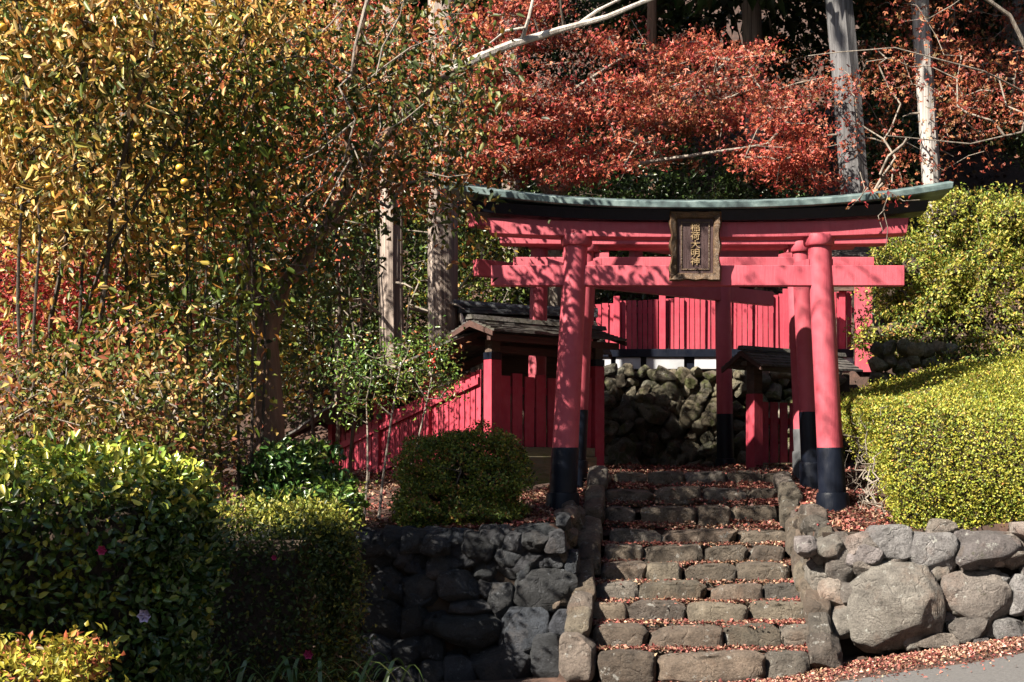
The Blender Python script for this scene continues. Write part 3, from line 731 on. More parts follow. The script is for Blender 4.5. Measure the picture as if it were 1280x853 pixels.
# ------------------------------------------------------------------ vegetation builders
def rand_dirs(n, bias=(0, 0, 0), amt=1.0):
    return unit(rng.normal(size=(n, 3))*amt + np.array(bias))
def region(boxes, n):
    """boxes: (px0, px1, py0, py1, Y0, Y1, weight) -> n points in the world"""
    w = np.array([b[6] for b in boxes], float); w /= w.sum()
    idx = rng.choice(len(boxes), n, p=w); B = np.array(boxes, float)[idx]
    px = B[:, 0] + (B[:, 1]-B[:, 0])*rng.random(n); py = B[:, 2] + (B[:, 3]-B[:, 2])*rng.random(n); Y = B[:, 4] + (B[:, 5]-B[:, 4])*rng.random(n)
    return np.stack([(px-CX)*Y/F, Y, CAMZ-(py-CY)*Y/F], 1)
def graph_tree(t, stems, centers, mat, twig_r=0.0035, step=0.35, jit=0.05, expo=0.42, rmax=0.06, name='branch', sides=5):
    """grows branches from the stems to each foliage centre (nearest node first)"""
    N_ = np.concatenate(stems, 0); par = [-1]*len(N_); nodes = list(N_)
    arr = np.zeros((len(N_) + len(centers)*14, 3)); arr[:len(N_)] = N_; cnt = len(N_)
    d0 = np.min(np.linalg.norm(centers[:, None]-N_[None], axis=2), 1)
    stemn = len(N_)
    for i in np.argsort(d0):
        c = centers[i]; dd = np.linalg.norm(arr[:cnt]-c, axis=1) + 0.35*np.maximum(0, arr[:cnt, 2]-c[2])
        k = int(np.argmin(dd)); L = np.linalg.norm(arr[k]-c)
        m = min(12, max(1, int(L/step))); prev = k; a = arr[k].copy()
        for q in range(1, m+1):
            tt = q/m; p = a*(1-tt) + c*tt + (rng.normal(size=3)*jit if q < m else 0) + np.array([0, 0, 0.12*L*tt*(1-tt)])
            if cnt >= len(arr): break
            arr[cnt] = p; par.append(prev); prev = cnt; cnt += 1
    par = np.array(par); wgt = np.ones(cnt)
    for i in range(cnt-1, stemn-1, -1): wgt[par[i]] += wgt[i]
    ch = np.arange(stemn, cnt); r = np.minimum(rmax, twig_r*wgt**expo)
    pr_ = par[ch]; rp = np.where(pr_ < stemn, r[ch]*1.25, np.minimum(r[pr_], r[ch]*1.6))
    V, fs = frustums(arr[pr_], arr[ch], rp, r[ch], sides)
    o = obj(name, np_mesh(name, V, fs, None, True), mat, t); o['kind'] = 'stuff'; return arr[:cnt]
def resample(pts, step=0.25):
    P = np.array(pts, float); out = []
    for a, b in zip(P[:-1], P[1:]):
        m = max(1, int(np.linalg.norm(b-a)/step)); out += [a + (b-a)*k/m for k in range(m)]
    out.append(P[-1]); return np.array(out)
def wiggle(pts, amp, step=0.3):
    R_ = resample(pts, step); n = Noise(int(abs(R_[0].sum()*1000)) % 9999, 1.3); m = Noise(int(abs(R_[-1].sum()*777)) % 9999, 1.3)
    R_[1:-1, 0] += amp*n(R_)[1:-1]; R_[1:-1, 1] += amp*m(R_)[1:-1]; return R_
def clump(c, seed, freq, cut):
    return c[Noise(seed, freq)(c) > cut]
def tree(name, label, cat, stems, centers, per, sigma, L, aspect, pal, wts, barkm, twigm, group=None, leafm=LEAF, hexa=False, bias=(0, 0, -0.3), nbias=(-.3, -.3, .6), sphere_flat=1.0, twig_r=0.0035, rmax=0.06, pseed=0, pfreq=1.6, step=0.35, droop=0.15, jit=0.05, lobed=False):
    """stems: list of (points, r0, r1)"""
    b = stems[0][0][0]
    t = thing(name, label, cat, tuple(b), 0, group)
    off = np.array(b)
    for pts, r0, r1 in stems:
        P = wiggle(pts, 0.03, 0.3) - off; n = len(P); mb = MB()
        rad = [r0 + (r1-r0)*(k/(n-1))**0.8 for k in range(n)]; rad[0] *= 1.25
        mb.tube(P, rad, 12 if r0 > 0.05 else 7, 0.13 if r0 > 0.08 else 0.05, n); mb.build('trunk' if r0 > 0.04 else 'stem', barkm, t, True)
    C = centers - off
    graph_tree(t, [resample(s[0])[1:] - off for s in stems], C, twigm, twig_r, step, jit, rmax=rmax)
    n = len(C)*per
    p = np.repeat(C, per, 0) + rng.normal(size=(n, 3))*sigma*np.array([1, 1, sphere_flat])
    cols = palette(n, pal, wts, p + off, pseed, freq=pfreq)
    dd_, nn_, LL = rand_dirs(n, bias), rand_dirs(n, nbias), L*rng.uniform(.4, 1.3, n)*(1 + .35*(rng.random(n) < .08)); ww = L*aspect*rng.uniform(.7, 1.2, n)
    if lobed:                                                  # three narrow lobes to each leaf
        nn_ = unit(nn_ - dd_*(nn_*dd_).sum(1, keepdims=True)); sd_ = np.cross(nn_, dd_)
        ca, sa = math.cos(0.95), math.sin(0.95)
        p = np.concatenate([p]*3); cols = np.concatenate([cols]*3); dd_ = np.concatenate([dd_, dd_*ca+sd_*sa, dd_*ca-sd_*sa]); nn_ = np.concatenate([nn_]*3)
        LL = np.concatenate([LL, LL*.82, LL*.82]); ww = np.concatenate([ww*.55]*3)
    me = leaf_mesh('crown', p, dd_, nn_, LL, ww, cols, hexa, droop=droop)
    obj('crown', me, leafm, t); return t

def bush(name, label, cat, blobs, n, L, aspect, pal, wts, leafm=LEAF, hexa=False, group=None, rough=0.12, core=0, pseed=0, fill=0.25, up=0.5, pfreq=2.0, twigs=60, corem=None):
    """blobs: (centre, radii) ellipsoids; leaves clothe their joint surface"""
    b0 = min(blobs, key=lambda q: q[0][2]); base = np.array([b0[0][0], b0[0][1], b0[0][2]-b0[1][2]*0.9])
    t = thing(name, label, cat, tuple(base), 0, group)
    area = np.array([(r[0]*r[1]+r[1]*r[2]+r[0]*r[2]) for c, r in blobs]); cnt = (n*area/area.sum()).astype(int)
    nz = Noise(pseed+3, 3.0); P, Nn = [], []
    for (c, r), m in zip(blobs, cnt):
        d = rand_dirs(m); rr = 1 + rough*nz(d*1.7 + np.array(c)) - fill*np.abs(rng.normal(size=m))*0.6 + 0.03*rng.normal(size=m)
        p = np.array(c) + d*np.array(r)*rr[:, None]
        keep = np.ones(m, bool)
        for c2, r2_ in blobs:
            if c2 is c: continue
            keep &= (((p-np.array(c2))/np.array(r2_))**2).sum(1) > 0.75
        P.append(p[keep]); Nn.append(unit(d/np.array(r))[keep])
    P = np.concatenate(P); Nn = np.concatenate(Nn); n = len(P)
    nrm = unit(Nn + np.array([0, 0, up]) + rng.normal(size=(n, 3))*0.55)
    dirs = unit(Nn*0.5 + rng.normal(size=(n, 3))*0.8 + np.array([0, 0, 0.15]))
    cols = palette(n, pal, wts, P, pseed, freq=pfreq)
    obj('foliage', leaf_mesh('foliage', P-base, dirs, nrm, L*rng.uniform(.65, 1.25, n), L*aspect*rng.uniform(.75, 1.2, n), cols, hexa), leafm, t)
    if core:
        cv, cf, o_ = [], [], 0
        for c, r in blobs: cv.append(ICO2[0]*np.array(r)*core + np.array(c) - base); cf.append(ICO2[1]+o_); o_ += len(ICO2[0])
        obj('twig_core', np_mesh('twig_core', np.concatenate(cv), np.concatenate(cf), None, True), HUMUS, t)['kind'] = 'stuff'
    if twigs:
        Q = []; R0 = []
        for _ in range(twigs):
            c, r = blobs[rng.integers(len(blobs))]; d = rand_dirs(1, (0, 0, .4))[0]
            Q.append(np.array(c) + d*np.array(r)*0.97)
        Q = np.array(Q) - base; root = np.zeros((1, 3)) + np.array([0, 0, 0.02])
        graph_tree(t, [np.array([[0, 0, 0.0], [0.01, 0, 0.1], [0, 0.02, 0.2]])], Q, DTWIG, 0.003, 0.2, 0.03, rmax=0.03)
    return t

def hedge(name, label, cat, O, u, prof, L, n, leafL, aspect, pal, wts, leafm=LEAF, hexa=False, amp=0.05, pseed=0, up=0.35, thick=0.12, pfreq=2.0, caps=(True, True), core=True, spray=0.06, capmul=1.0, warp=None, topcol=None, topz=0.12):
    """prof: (forward offset, z) open profile from the front foot over the top to the back foot; extruded along u"""
    O = np.array(O, float); u = np.array([u[0], u[1], 0.0]); u /= np.linalg.norm(u); v = np.array([u[1], -u[0], 0.0])
    t = thing(name, label, cat, tuple(O), math.atan2(u[1], u[0]))
    pr = np.array(prof, float); seg = np.linalg.norm(np.diff(pr, axis=0), axis=1); cum = np.concatenate([[0], np.cumsum(seg)])
    ctr = pr.mean(0)
    area_side = cum[-1]*L
    poly_area = 0.5*abs(np.dot(pr[:, 0], np.roll(pr[:, 1], 1)) - np.dot(pr[:, 1], np.roll(pr[:, 0], 1)))
    nc = int(n*capmul*poly_area/(area_side+2*poly_area)); ns = n - nc*sum(caps)
    s = rng.random(ns)*cum[-1]; k = np.searchsorted(cum, s).clip(1, len(seg))-1
    f = (s-cum[k])/seg[k]; ab = pr[k]*(1-f[:, None]) + pr[k+1]*f[:, None]
    tg = (pr[k+1]-pr[k])/seg[k][:, None]; nn = np.stack([tg[:, 1], -tg[:, 0]], 1); nn *= np.sign(((ab-ctr)*nn).sum(1))[:, None]
    x = rng.random(ns)*L
    P = np.stack([x, -ab[:, 0], ab[:, 1]], 1); Nn = np.stack([np.zeros(ns), -nn[:, 0], nn[:, 1]], 1)
    Ps, Ns = [P], [Nn]
    from_poly = lambda m: pr[rng.integers(0, len(pr), m)]
    for side, on in ((0, caps[0]), (1, caps[1])):
        if not on: continue
        a = from_poly(nc); b = from_poly(nc); w1 = np.sqrt(rng.random(nc))[:, None]; w2 = rng.random(nc)[:, None]
        q = ctr*(1-w1) + (a*(1-w2)+b*w2)*w1
        Ps.append(np.stack([np.full(nc, L*side), -q[:, 0], q[:, 1]], 1)); Ns.append(np.tile([-1.0 if side == 0 else 1.0, 0, 0], (nc, 1)))
    P = np.concatenate(Ps); Nn = np.concatenate(Ns); m = len(P)
    edge = np.minimum(P[:, 0], L-P[:, 0]).clip(0, 0.2)/0.2                      # rounds the ends
    cx = np.array([L/2, -ctr[0], ctr[1]])
    P[:, 1:] = cx[1:] + (P[:, 1:]-cx[1:])*(0.93+0.07*edge[:, None])
    depth = amp*Noise(pseed+1, 3.0)(P) + amp*0.6*Noise(pseed+2, 8.0)(P) - thick*rng.random(m)**1.6 + spray*np.maximum(0, rng.normal(size=m))*0.6
    P = P + Nn*depth[:, None]
    if warp: P = warp(P)
    nrm = unit(Nn + np.array([0, 0, up]) + rng.normal(size=(m, 3))*0.55); dirs = unit(Nn*0.5 + np.array([0, 0, 0.3]) + rng.normal(size=(m, 3))*0.75)
    cols = palette(m, pal, wts, P, pseed, freq=pfreq)
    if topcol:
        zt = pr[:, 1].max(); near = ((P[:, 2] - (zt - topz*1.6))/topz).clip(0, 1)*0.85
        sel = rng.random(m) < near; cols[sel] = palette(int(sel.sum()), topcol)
    obj('foliage', leaf_mesh('foliage', P, dirs, nrm, leafL*rng.uniform(.65, 1.25, m), leafL*aspect*rng.uniform(.75, 1.2, m), cols, hexa), leafm, t)
    if core:
        mb = MB(); q = ctr + (pr-ctr)*np.array([1, 1])*0.0 + (pr-ctr); 
        ins = []
        for a in pr:
            d = a-ctr; l = np.linalg.norm(d); ins.append(ctr + d*max(0.2, (l-thick-0.07)/l))
        rg = [np.array([(xx, -a[0], a[1]) for a in ins]) for xx in np.linspace(thick+.06, L-thick-.06, 12)]
        mb.loft([(warp(r_) if warp else r_).tolist() for r_ in rg]); mb.build('twig_core', HUMUS, t)
    return t

# ------------------------------------------------------------------ hedges and shrubs
YG = [(0.354, 0.347, 0.047), (0.26, 0.289, 0.04), (0.178, 0.22, 0.033), (0.449, 0.381, 0.066), (0.106, 0.151, 0.027), (0.354, 0.185, 0.066)]
def slope_end(P):
    P = P.copy(); t_ = (P[:, 0]/2.4).clip(0, 1); k_ = 1 - t_*t_*(3-2*t_)
    P[:, 2] -= 0.45*k_*((P[:, 2]-2.25)/0.8).clip(0, 1)
    P[:, 0] += 0.26*(1-(P[:, 2]-1.18)/1.3).clip(0, 1)*(1-P[:, 0]/1.2).clip(0, 1)
    P[:, 2] += 0.035*np.sin(P[:, 0]*2.7+P[:, 1]*1.9)*((P[:, 2]-1.6)/0.6).clip(0, 1)
    return P
rh = hedge('clipped_hedge', 'bright yellow green clipped hedge above the sunlit stone wall', 'hedge', (1.95, 12.95, 0), (1, 0),
      [(0.0, 1.18), (0.10, 1.6), (0.02, 2.1), (-0.22, 2.42), (-0.7, 2.62), (-2.2, 3.0), (-3.0, 3.1), (-3.2, 2.2)], 4.6, 165000, 0.030, 0.6, YG, [5, 4, 3, 3, 1.5, 0.5], amp=0.022, pseed=1, up=0.4, thick=0.06, capmul=0.8, warp=slope_end)
# bare twigs on the hedge's shaded end
tq = np.array([0.09, 0.35, 1.3])
Q = np.stack([rng.uniform(-0.14, 0.08, 420), rng.uniform(-0.25, 1.6, 420), rng.uniform(0.05, 1.1, 420)], 1)
graph_tree(rh, [np.array([[0.03, y, 0.05*k] for k in range(4)]) + tq for y in (-.1, .3, .7, 1.1, 1.4)], Q + tq, TWIG, 0.0016, 0.1, 0.03, rmax=0.007, name='bare_twigs')

def blobrow(boxes):
    out = []
    for px, py, Y, rx, ry, rz in boxes:
        c = W(px, py, Y); out.append(((c.x, c.y, c.z), (rx, ry, rz)))
    return out
YG2 = [(0.327, 0.306, 0.05), (0.212, 0.247, 0.037), (0.405, 0.326, 0.074), (0.115, 0.168, 0.031), (0.386, 0.217, 0.074), (0.058, 0.098, 0.025)]
bush('garden_shrub', 'tall loose yellow green shrub beyond the clipped hedge', 'shrub',
     [((W(px_, py_, Y_).x, Y_, W(px_, py_, Y_).z), (r_*1.1, r_, r_*random.uniform(.7, 1.1))) for px_, py_, Y_, r_ in
      [(1100+k*11+random.uniform(-8, 8), random.uniform(max(258, 330-k*5.5), 432), random.uniform(16.9, 17.7), random.uniform(.2, .38)) for k in range(30)] +
      [(1090+k*14, 425+random.uniform(-14, 6), 17.0, .26) for k in range(15)] + [(1195+k*13, 455, 16.6, .26) for k in range(9)] + [(1160+k*17, 395-(k % 3)*28, 16.9, .27) for k in range(9)] + [(1175, 275, 17.4, .25), (1200, 262, 17.5, .28), (1240, 270, 17.6, .3), (1275, 272, 17.6, .3), (1110, 330, 17.4, .22), (1130, 305, 17.4, .22)]],
     95000, 0.05, 0.5, YG2, [4, 4, 2, 3, .8, 1.5], rough=0.3, pseed=2, fill=0.5, twigs=160, core=0.45)
CAM = [(0.045, 0.085, 0.022), (0.03, 0.06, 0.016), (0.07, 0.12, 0.025), (0.16, 0.2, 0.03), (0.3, 0.3, 0.04)]
ch_ = hedge('camellia_hedge', 'big leaved dark camellia hedge filling the near left corner', 'hedge', (-4.72, 6.15, 0), (1, 0.0),
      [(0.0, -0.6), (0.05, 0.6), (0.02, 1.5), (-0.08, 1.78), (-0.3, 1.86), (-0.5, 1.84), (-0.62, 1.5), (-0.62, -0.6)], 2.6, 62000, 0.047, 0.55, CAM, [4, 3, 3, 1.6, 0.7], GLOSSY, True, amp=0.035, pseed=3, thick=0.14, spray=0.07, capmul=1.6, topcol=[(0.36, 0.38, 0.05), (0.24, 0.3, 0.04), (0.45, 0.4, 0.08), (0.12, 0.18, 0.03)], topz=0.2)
dh_ = hedge('clipped_hedge', 'dark small leaved hedge between the camellia hedge and the stone wall', 'hedge', (-3.76, 8.7, 0), (1, 0.0),
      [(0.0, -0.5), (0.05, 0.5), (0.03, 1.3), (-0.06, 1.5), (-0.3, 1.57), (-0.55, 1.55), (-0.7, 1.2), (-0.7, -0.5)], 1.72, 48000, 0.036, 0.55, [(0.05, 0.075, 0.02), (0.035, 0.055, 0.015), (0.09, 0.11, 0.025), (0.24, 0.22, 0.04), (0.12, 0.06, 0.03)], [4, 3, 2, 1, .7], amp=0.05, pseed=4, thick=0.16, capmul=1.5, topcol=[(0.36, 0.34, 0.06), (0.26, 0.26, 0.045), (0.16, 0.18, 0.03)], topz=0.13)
hedge('azalea_hedge', 'low yellow and red tipped azalea hedge at the lower left corner', 'hedge', (-3.6, 4.35, 0), (1, 0.05),
      [(0.0, 0.3), (0.05, 1.05), (-0.1, 1.2), (-0.35, 1.26), (-0.6, 1.2), (-0.7, 0.3)], 1.72, 16000, 0.034, 0.5, [(0.35, 0.3, 0.04), (0.2, 0.2, 0.03), (0.4, 0.12, 0.06), (0.4, 0.24, 0.06)], [4, 3, 2, 2], amp=0.05, pseed=5, thick=0.1)
bush('azalea_bush', 'rounded azalea bush above the dark stone wall, reddish on top', 'bush',
     blobrow([(550, 602, 13.5, .38, .4, .38), (600, 597, 13.6, .36, .4, .4), (580, 572, 13.7, .4, .35, .2), (632, 580, 13.9, .18, .25, .24), (528, 640, 13.3, .26, .3, .22), (595, 642, 13.3, .36, .3, .18)]),
     52000, 0.036, 0.55, [(0.11, 0.16, 0.03), (0.18, 0.23, 0.04), (0.32, 0.32, 0.05), (0.36, 0.18, 0.07), (0.06, 0.09, 0.02)], [4, 3, 2, .9, 2], rough=0.26, pseed=6, core=0.5)
bush('broadleaf_shrub', 'glossy green broadleaf shrub at the foot of the red barked tree', 'shrub',
     blobrow([(350, 600, 11.6, .32, .3, .3), (385, 600, 11.9, .3, .3, .3), (415, 632, 11.7, .25, .3, .2), (375, 640, 11.3, .4, .3, .2)]),
     7000, 0.07, 0.5, [(0.05, 0.11, 0.025), (0.035, 0.075, 0.018), (0.12, 0.19, 0.03), (0.2, 0.24, 0.05)], [4, 3, 3, 1], GLOSSY, True, rough=0.2, pseed=7, fill=0.5)
# nandina by the sloping fence
nb_c = region([(420, 545, 410, 520, 13.9, 14.7, 3), (500, 570, 420, 500, 14.2, 14.8, 1.5), (440, 500, 560, 620, 13.9, 14.4, .25)], 105)
nan = tree('nandina_shrub', 'slender stemmed green nandina with red berries in front of the sloping fence', 'shrub',
     [([W(472, 665, 13.6), W(478, 600, 13.8), W(490, 520, 14.0), W(500, 460, 14.2)], 0.014, 0.008), ([W(455, 660, 13.7), W(462, 590, 13.9), W(458, 500, 14.2)], 0.013, 0.007), ([W(485, 665, 13.7), W(510, 590, 14), W(540, 470, 14.4)], 0.012, 0.007)],
     nb_c, 24, 0.09, 0.055, 0.42, [(0.06, 0.12, 0.025), (0.12, 0.19, 0.03), (0.24, 0.27, 0.06), (0.3, 0.12, 0.05)], [4, 4, 2, .8], TWIG, TWIG, None, GLOSSY, False, pseed=8)
bc = W(541, 452, 14.25)
for k in range(26):
    o = obj('berry', MATCOPY.setdefault('berry', np_mesh('berry', ICO2[0]*0.011, ICO2[1], None, True)), BERRY, nan)
    o.location = bc - nan.location + Vector((rng.normal()*0.03, rng.normal()*0.03, rng.normal()*0.06))

# ------------------------------------------------------------------ trees, left
YEL = [(0.543, 0.331, 0.077), (0.59, 0.41, 0.143), (0.425, 0.205, 0.055), (0.319, 0.274, 0.055), (0.13, 0.16, 0.033), (0.661, 0.524, 0.275), (0.071, 0.091, 0.022)]
c = region([(-60, 180, -40, 110, 10.2, 11.6, 4), (120, 330, -40, 60, 10.4, 11.8, 1.3), (-60, 120, 100, 300, 10.3, 11.5, 2.2), (110, 260, 60, 200, 10.6, 11.8, .4), (0, 200, 250, 420, 10.6, 11.6, 1.2), (300, 420, -20, 80, 10.8, 12, 0.3)], 470)
c = clump(c, 78, 1.9, -0.3)
pt = tree('persimmon_tree', 'yellow leaved fruit tree with slim dark stems at the upper left', 'tree',
     [([W(118, 640, 11.1), W(120, 430, 11.0), W(140, 250, 10.9), W(190, 60, 10.8), W(230, -200, 10.8)], 0.026, 0.01), ([W(60, 640, 11.3), W(62, 400, 11.1), W(95, 230, 10.9), W(110, 40, 10.7), W(90, -240, 10.7)], 0.024, 0.009),
      ([W(20, 640, 10.9), W(25, 380, 10.8), W(40, 200, 10.7), W(20, 0, 10.5)], 0.02, 0.008), ([W(100, 640, 11.2), W(98, 330, 11.1), W(120, 120, 11.0)], 0.018, 0.008), ([W(45, 640, 11.0), W(48, 300, 10.8), W(30, 100, 10.7)], 0.018, 0.007), ([W(150, 640, 11.3), W(152, 330, 11.2), W(160, 150, 11.1)], 0.016, 0.007), ([W(75, 480, 11.1), W(130, 330, 11.0), W(210, 190, 11.0), W(300, 60, 11.2)], 0.018, 0.007)],
     c, 26, 0.18, 0.088, 0.38, YEL, [5, 4, 5, 3, 4, 2.6, 3], DTWIG, DTWIG, None, LEAF, True, (0, 0, -0.9), (-.5, -.5, .3), pseed=10, pfreq=1.2, twig_r=0.003, droop=0.2)
FR = [(113, 10), (5, 113), (61, 233), (76, 279), (87, 275), (225, 210), (231, 228), (172, 170), (138, 133), (56, 33), (3, 34), (289, 326), (219, 311)]
fm = np_mesh('fruit', ICO2[0]*np.array([0.036, 0.036, 0.033]), ICO2[1], None, True); fm.materials.append(FRUIT)
for k, (a, b_) in enumerate(FR):
    o = obj('fruit', fm, None, pt); o.location = W(a, b_, 10.3 + 0.17*(k % 5)) - pt.location; o.scale = (random.uniform(.75, 1.0),)*3
OLV = [(0.102, 0.137, 0.021), (0.163, 0.179, 0.029), (0.061, 0.089, 0.017), (0.347, 0.231, 0.039), (0.428, 0.199, 0.039), (0.265, 0.294, 0.078)]
c = region([(130, 330, 170, 400, 11, 12, 4), (110, 290, 380, 550, 10.9, 11.8, 2.4), (240, 380, 60, 240, 11.2, 12, 2), (0, 150, 430, 570, 10.8, 11.8, 1.8), (140, 340, -20, 200, 11.3, 12, 2.6)], 270)
stems = []
for k in range(11):
    px = 160 + k*16.5 + random.uniform(-5, 5); Y = random.uniform(11.1, 11.9)
    stems.append(([W(px + random.uniform(-8, 8), 640, Y), W(px, 430, Y), W(px + random.uniform(-12, 12), 180, Y)], random.uniform(0.010, 0.018), 0.005))
tree('thicket_shrub', 'thicket of upright slender stems with olive and orange leaves', 'shrub', stems, c, 20, 0.2, 0.088, 0.45, OLV, [4, 3, 4, 2.4, 2.2, 1.2], DTWIG, DTWIG, None, LEAF, True, (0, 0, -0.5), pseed=12, twig_r=0.0028)
c = region([(300, 480, -40, 160, 12, 13.2, 1.2), (360, 560, 100, 300, 12, 13.2, 1.9), (300, 470, 240, 420, 12.5, 13.4, 2.2), (440, 600, 0, 150, 12.4, 13.4, 1.3), (380, 440, 400, 470, 12.6, 13.2, .3), (480, 570, 250, 330, 12.4, 13.2, 0.25)], 210)
c = clump(c, 79, 1.8, -0.45)
hi = np.stack([rng.uniform(-4.6, -0.2, 70), rng.uniform(7.6, 11.8, 70), rng.uniform(6.8, 9.6, 70)], 1); hi = clump(hi, 80, 1.1, -0.1)  # unseen upper crown, added to throw dapples on the gates
fr_ = clump(region([(300, 400, -30, 150, 11.6, 12.4, .8), (360, 590, 90, 260, 11.8, 12.8, 2.4), (300, 440, 180, 400, 11.8, 12.4, 1.6), (440, 600, -20, 120, 12, 13, 1.6), (450, 540, 200, 270, 12.4, 13.4, .6)], 150), 81, 2.0, -0.2)
c = np.concatenate([c, fr_])
c = np.concatenate([c, hi])
cherry = tree('cherry_tree', 'leaning red barked tree whose pale bough reaches over the gates', 'tree',
     [([W(338, 640, 12.3), W(335, 520, 12.4), W(332, 420, 12.5), W(352, 360, 12.5), W(398, 300, 12.6)], 0.185, 0.055), ([W(395, 304, 12.6), W(450, 215, 13.0), W(520, 125, 13.6), W(572, 86, 14.0), W(640, 56, 14.2), W(700, 38, 14.3)], 0.048, 0.036),
      ([W(332, 425, 12.5), W(310, 320, 12.6), W(330, 180, 12.6), W(300, 0, 12.4), W(310, -240, 12.4)], 0.06, 0.025), ([W(440, 228, 12.9), W(440, 120, 12.7), W(460, 0, 12.5), W(455, -140, 12.5)], 0.035, 0.015), ([W(398, 300, 12.6), W(470, 240, 12.7), W(545, 190, 12.9)], 0.03, 0.012)],
     c, 25, 0.22, 0.085, 0.48, [(0.06, 0.08, 0.016), (0.10, 0.11, 0.022), (0.035, 0.05, 0.012), (0.26, 0.16, 0.035), (0.32, 0.12, 0.04), (0.26, 0.26, 0.11)], [4, 3, 3, 2, 1.3, 1], REDBARK, TWIG, None, LEAF, True, (0, 0, -0.8), pseed=13, twig_r=0.0032)
bt2 = cherry
def limb(t, name, pts, r0, r1, m):
    o = np.array(t.location); P = wiggle(pts, 0.02, 0.15) - o; mb = MB(); n = len(P)
    mb.tube(P, [r0+(r1-r0)*k/(n-1) for k in range(n)], 8, 0.06, n); return mb.build(name, m, t, True)
limb(bt2, 'bough', [W(560, 92, 13.95), W(600, 72, 14.05), W(640, 56, 14.2), W(700, 38, 14.3), W(760, 22, 14.3), W(825, -5, 14.4)], 0.05, 0.02, PALE)
limb(bt2, 'twig', [W(715, 36, 14.3), W(745, 14, 14.3), W(790, -8, 14.3)], 0.02, 0.01, PALE)
limb(bt2, 'twig', [W(652, 52, 14.2), W(658, 25, 14.1), W(668, -8, 14.1)], 0.022, 0.014, PALE)
limb(bt2, 'twig', [W(655, 35, 14.1), W(632, 38, 14.1), W(602, 62, 14.0)], 0.014, 0.006, PALE)
limb(bt2, 'twig', [W(705, 38, 14.3), W(704, 12, 14.2), W(700, -8, 14.2)], 0.014, 0.009, DTWIG)
# hanging bare twigs
dt = cherry
for pts, r in (([(462, -10), (445, 60), (440, 95), (425, 110), (445, 150), (430, 200)], .014), ([(440, 95), (410, 78), (370, 70), (330, 78)], .010), ([(430, 200), (405, 230), (370, 255), (330, 270)], .008), ([(445, 150), (400, 190), (355, 215), (345, 260)], .008),
               ([(440, 180), (450, 215), (435, 260)], .006), ([(474, 130), (476, 160), (462, 195)], .006), ([(500, 20), (480, 60), (470, 95)], .010), ([(360, 60), (320, 85), (270, 120)], .006), ([(404, 135), (415, 190), (403, 220)], .006), ([(440, 195), (400, 265), (380, 290)], .007), ([(530, 130), (505, 150), (470, 170)], .006),
               ([(200, 70), (260, 20), (320, 0)], .009), ([(430, 10), (390, 50), (350, 62)], .007), ([(530, 215), (560, 222), (585, 218)], .006), ([(460, 100), (520, 60), (560, 45)], .008)):
    limb(dt, 'twig', [W(a, b_, 11.5 + 0.1*math.sin(a)) for a, b_ in pts], r, r*0.5, TWIG)

# far left red and yellow undergrowth
def far_shrub(label, boxes, n, per, L, pal, w, seed, name='autumn_shrub', sigma=0.2, hexa=False, cat='shrub', group=None, leafm=LEAF, aspect=0.6):
    c = region(boxes, n); cc = c.mean(0); gx, gy = cc[0], cc[1]
    g = np.array([gx, gy, min(H(gx, gy), c[:, 2].min()-0.05)])
    st = [([g, g*0.5 + np.array([gx+0.1, gy, cc[2]])*0.5, np.array([gx, gy, cc[2]+0.2])], 0.03, 0.012), ([g+np.array([.15, .1, 0]), np.array([gx+0.4, gy+.1, cc[2]])], 0.025, 0.01), ([g+np.array([-.15, 0, 0]), np.array([gx-0.4, gy+.1, cc[2]])], 0.025, 0.01)]
    return tree(name, label, cat, st, c, per, sigma, L, aspect, pal, w, DTWIG, TWIG, group, leafm, hexa, (0, 0, -0.2), pseed=seed)
REDS = [(0.364, 0.046, 0.039), (0.433, 0.111, 0.059), (0.26, 0.027, 0.034), (0.433, 0.184, 0.097), (0.243, 0.184, 0.049)]
MAPX = [(0.42, 0.09, 0.04), (0.46, 0.15, 0.06), (0.3, 0.05, 0.035), (0.48, 0.24, 0.1), (0.34, 0.2, 0.06), (0.16, 0.13, 0.04)]
far_shrub('scarlet leaved shrub glowing behind the slim dark stems', [(-30, 150, 330, 450, 14, 15.5, 1), (60, 260, 400, 480, 14, 15.5, .6)], 150, 40, 0.07, REDS, [4, 3, 2, 2, 1], 21)
far_shrub('pale yellow shrub behind the fruit tree stems', [(-40, 250, 150, 340, 13.5, 15.5, 1), (150, 420, 0, 260, 14.5, 16.5, .8)], 260, 40, 0.085, YEL, [4, 3, 2, 3, 2, 1, .5], 22)
far_shrub('russet undergrowth above the camellia hedge', [(-40, 230, 450, 590, 9.8, 11, 1), (200, 290, 500, 600, 11.2, 12.2, .4)], 150, 36, 0.06, [(0.28, 0.17, 0.05), (0.3, 0.1, 0.05), (0.14, 0.15, 0.03), (0.4, 0.26, 0.1), (0.07, 0.09, 0.02)], [3, 2, 3, 2, 2], 23)
far_shrub('orange red maple sapling behind the cherry tree', [(230, 420, 60, 330, 14.5, 16.5, 1), (380, 590, 10, 235, 14.8, 16.6, 1.7)], 520, 40, 0.055, MAPX, [4, 4, 3, 3, 2, 1], 24, 'maple_sapling', cat='tree')
far_shrub('mixed green shrub behind the drooping twigs', [(400, 640, 240, 420, 19.3, 21, 1), (300, 400, 330, 500, 15, 17, .5)], 180, 40, 0.075, OLV, [4, 3, 4, 1, 1, 1], 25)

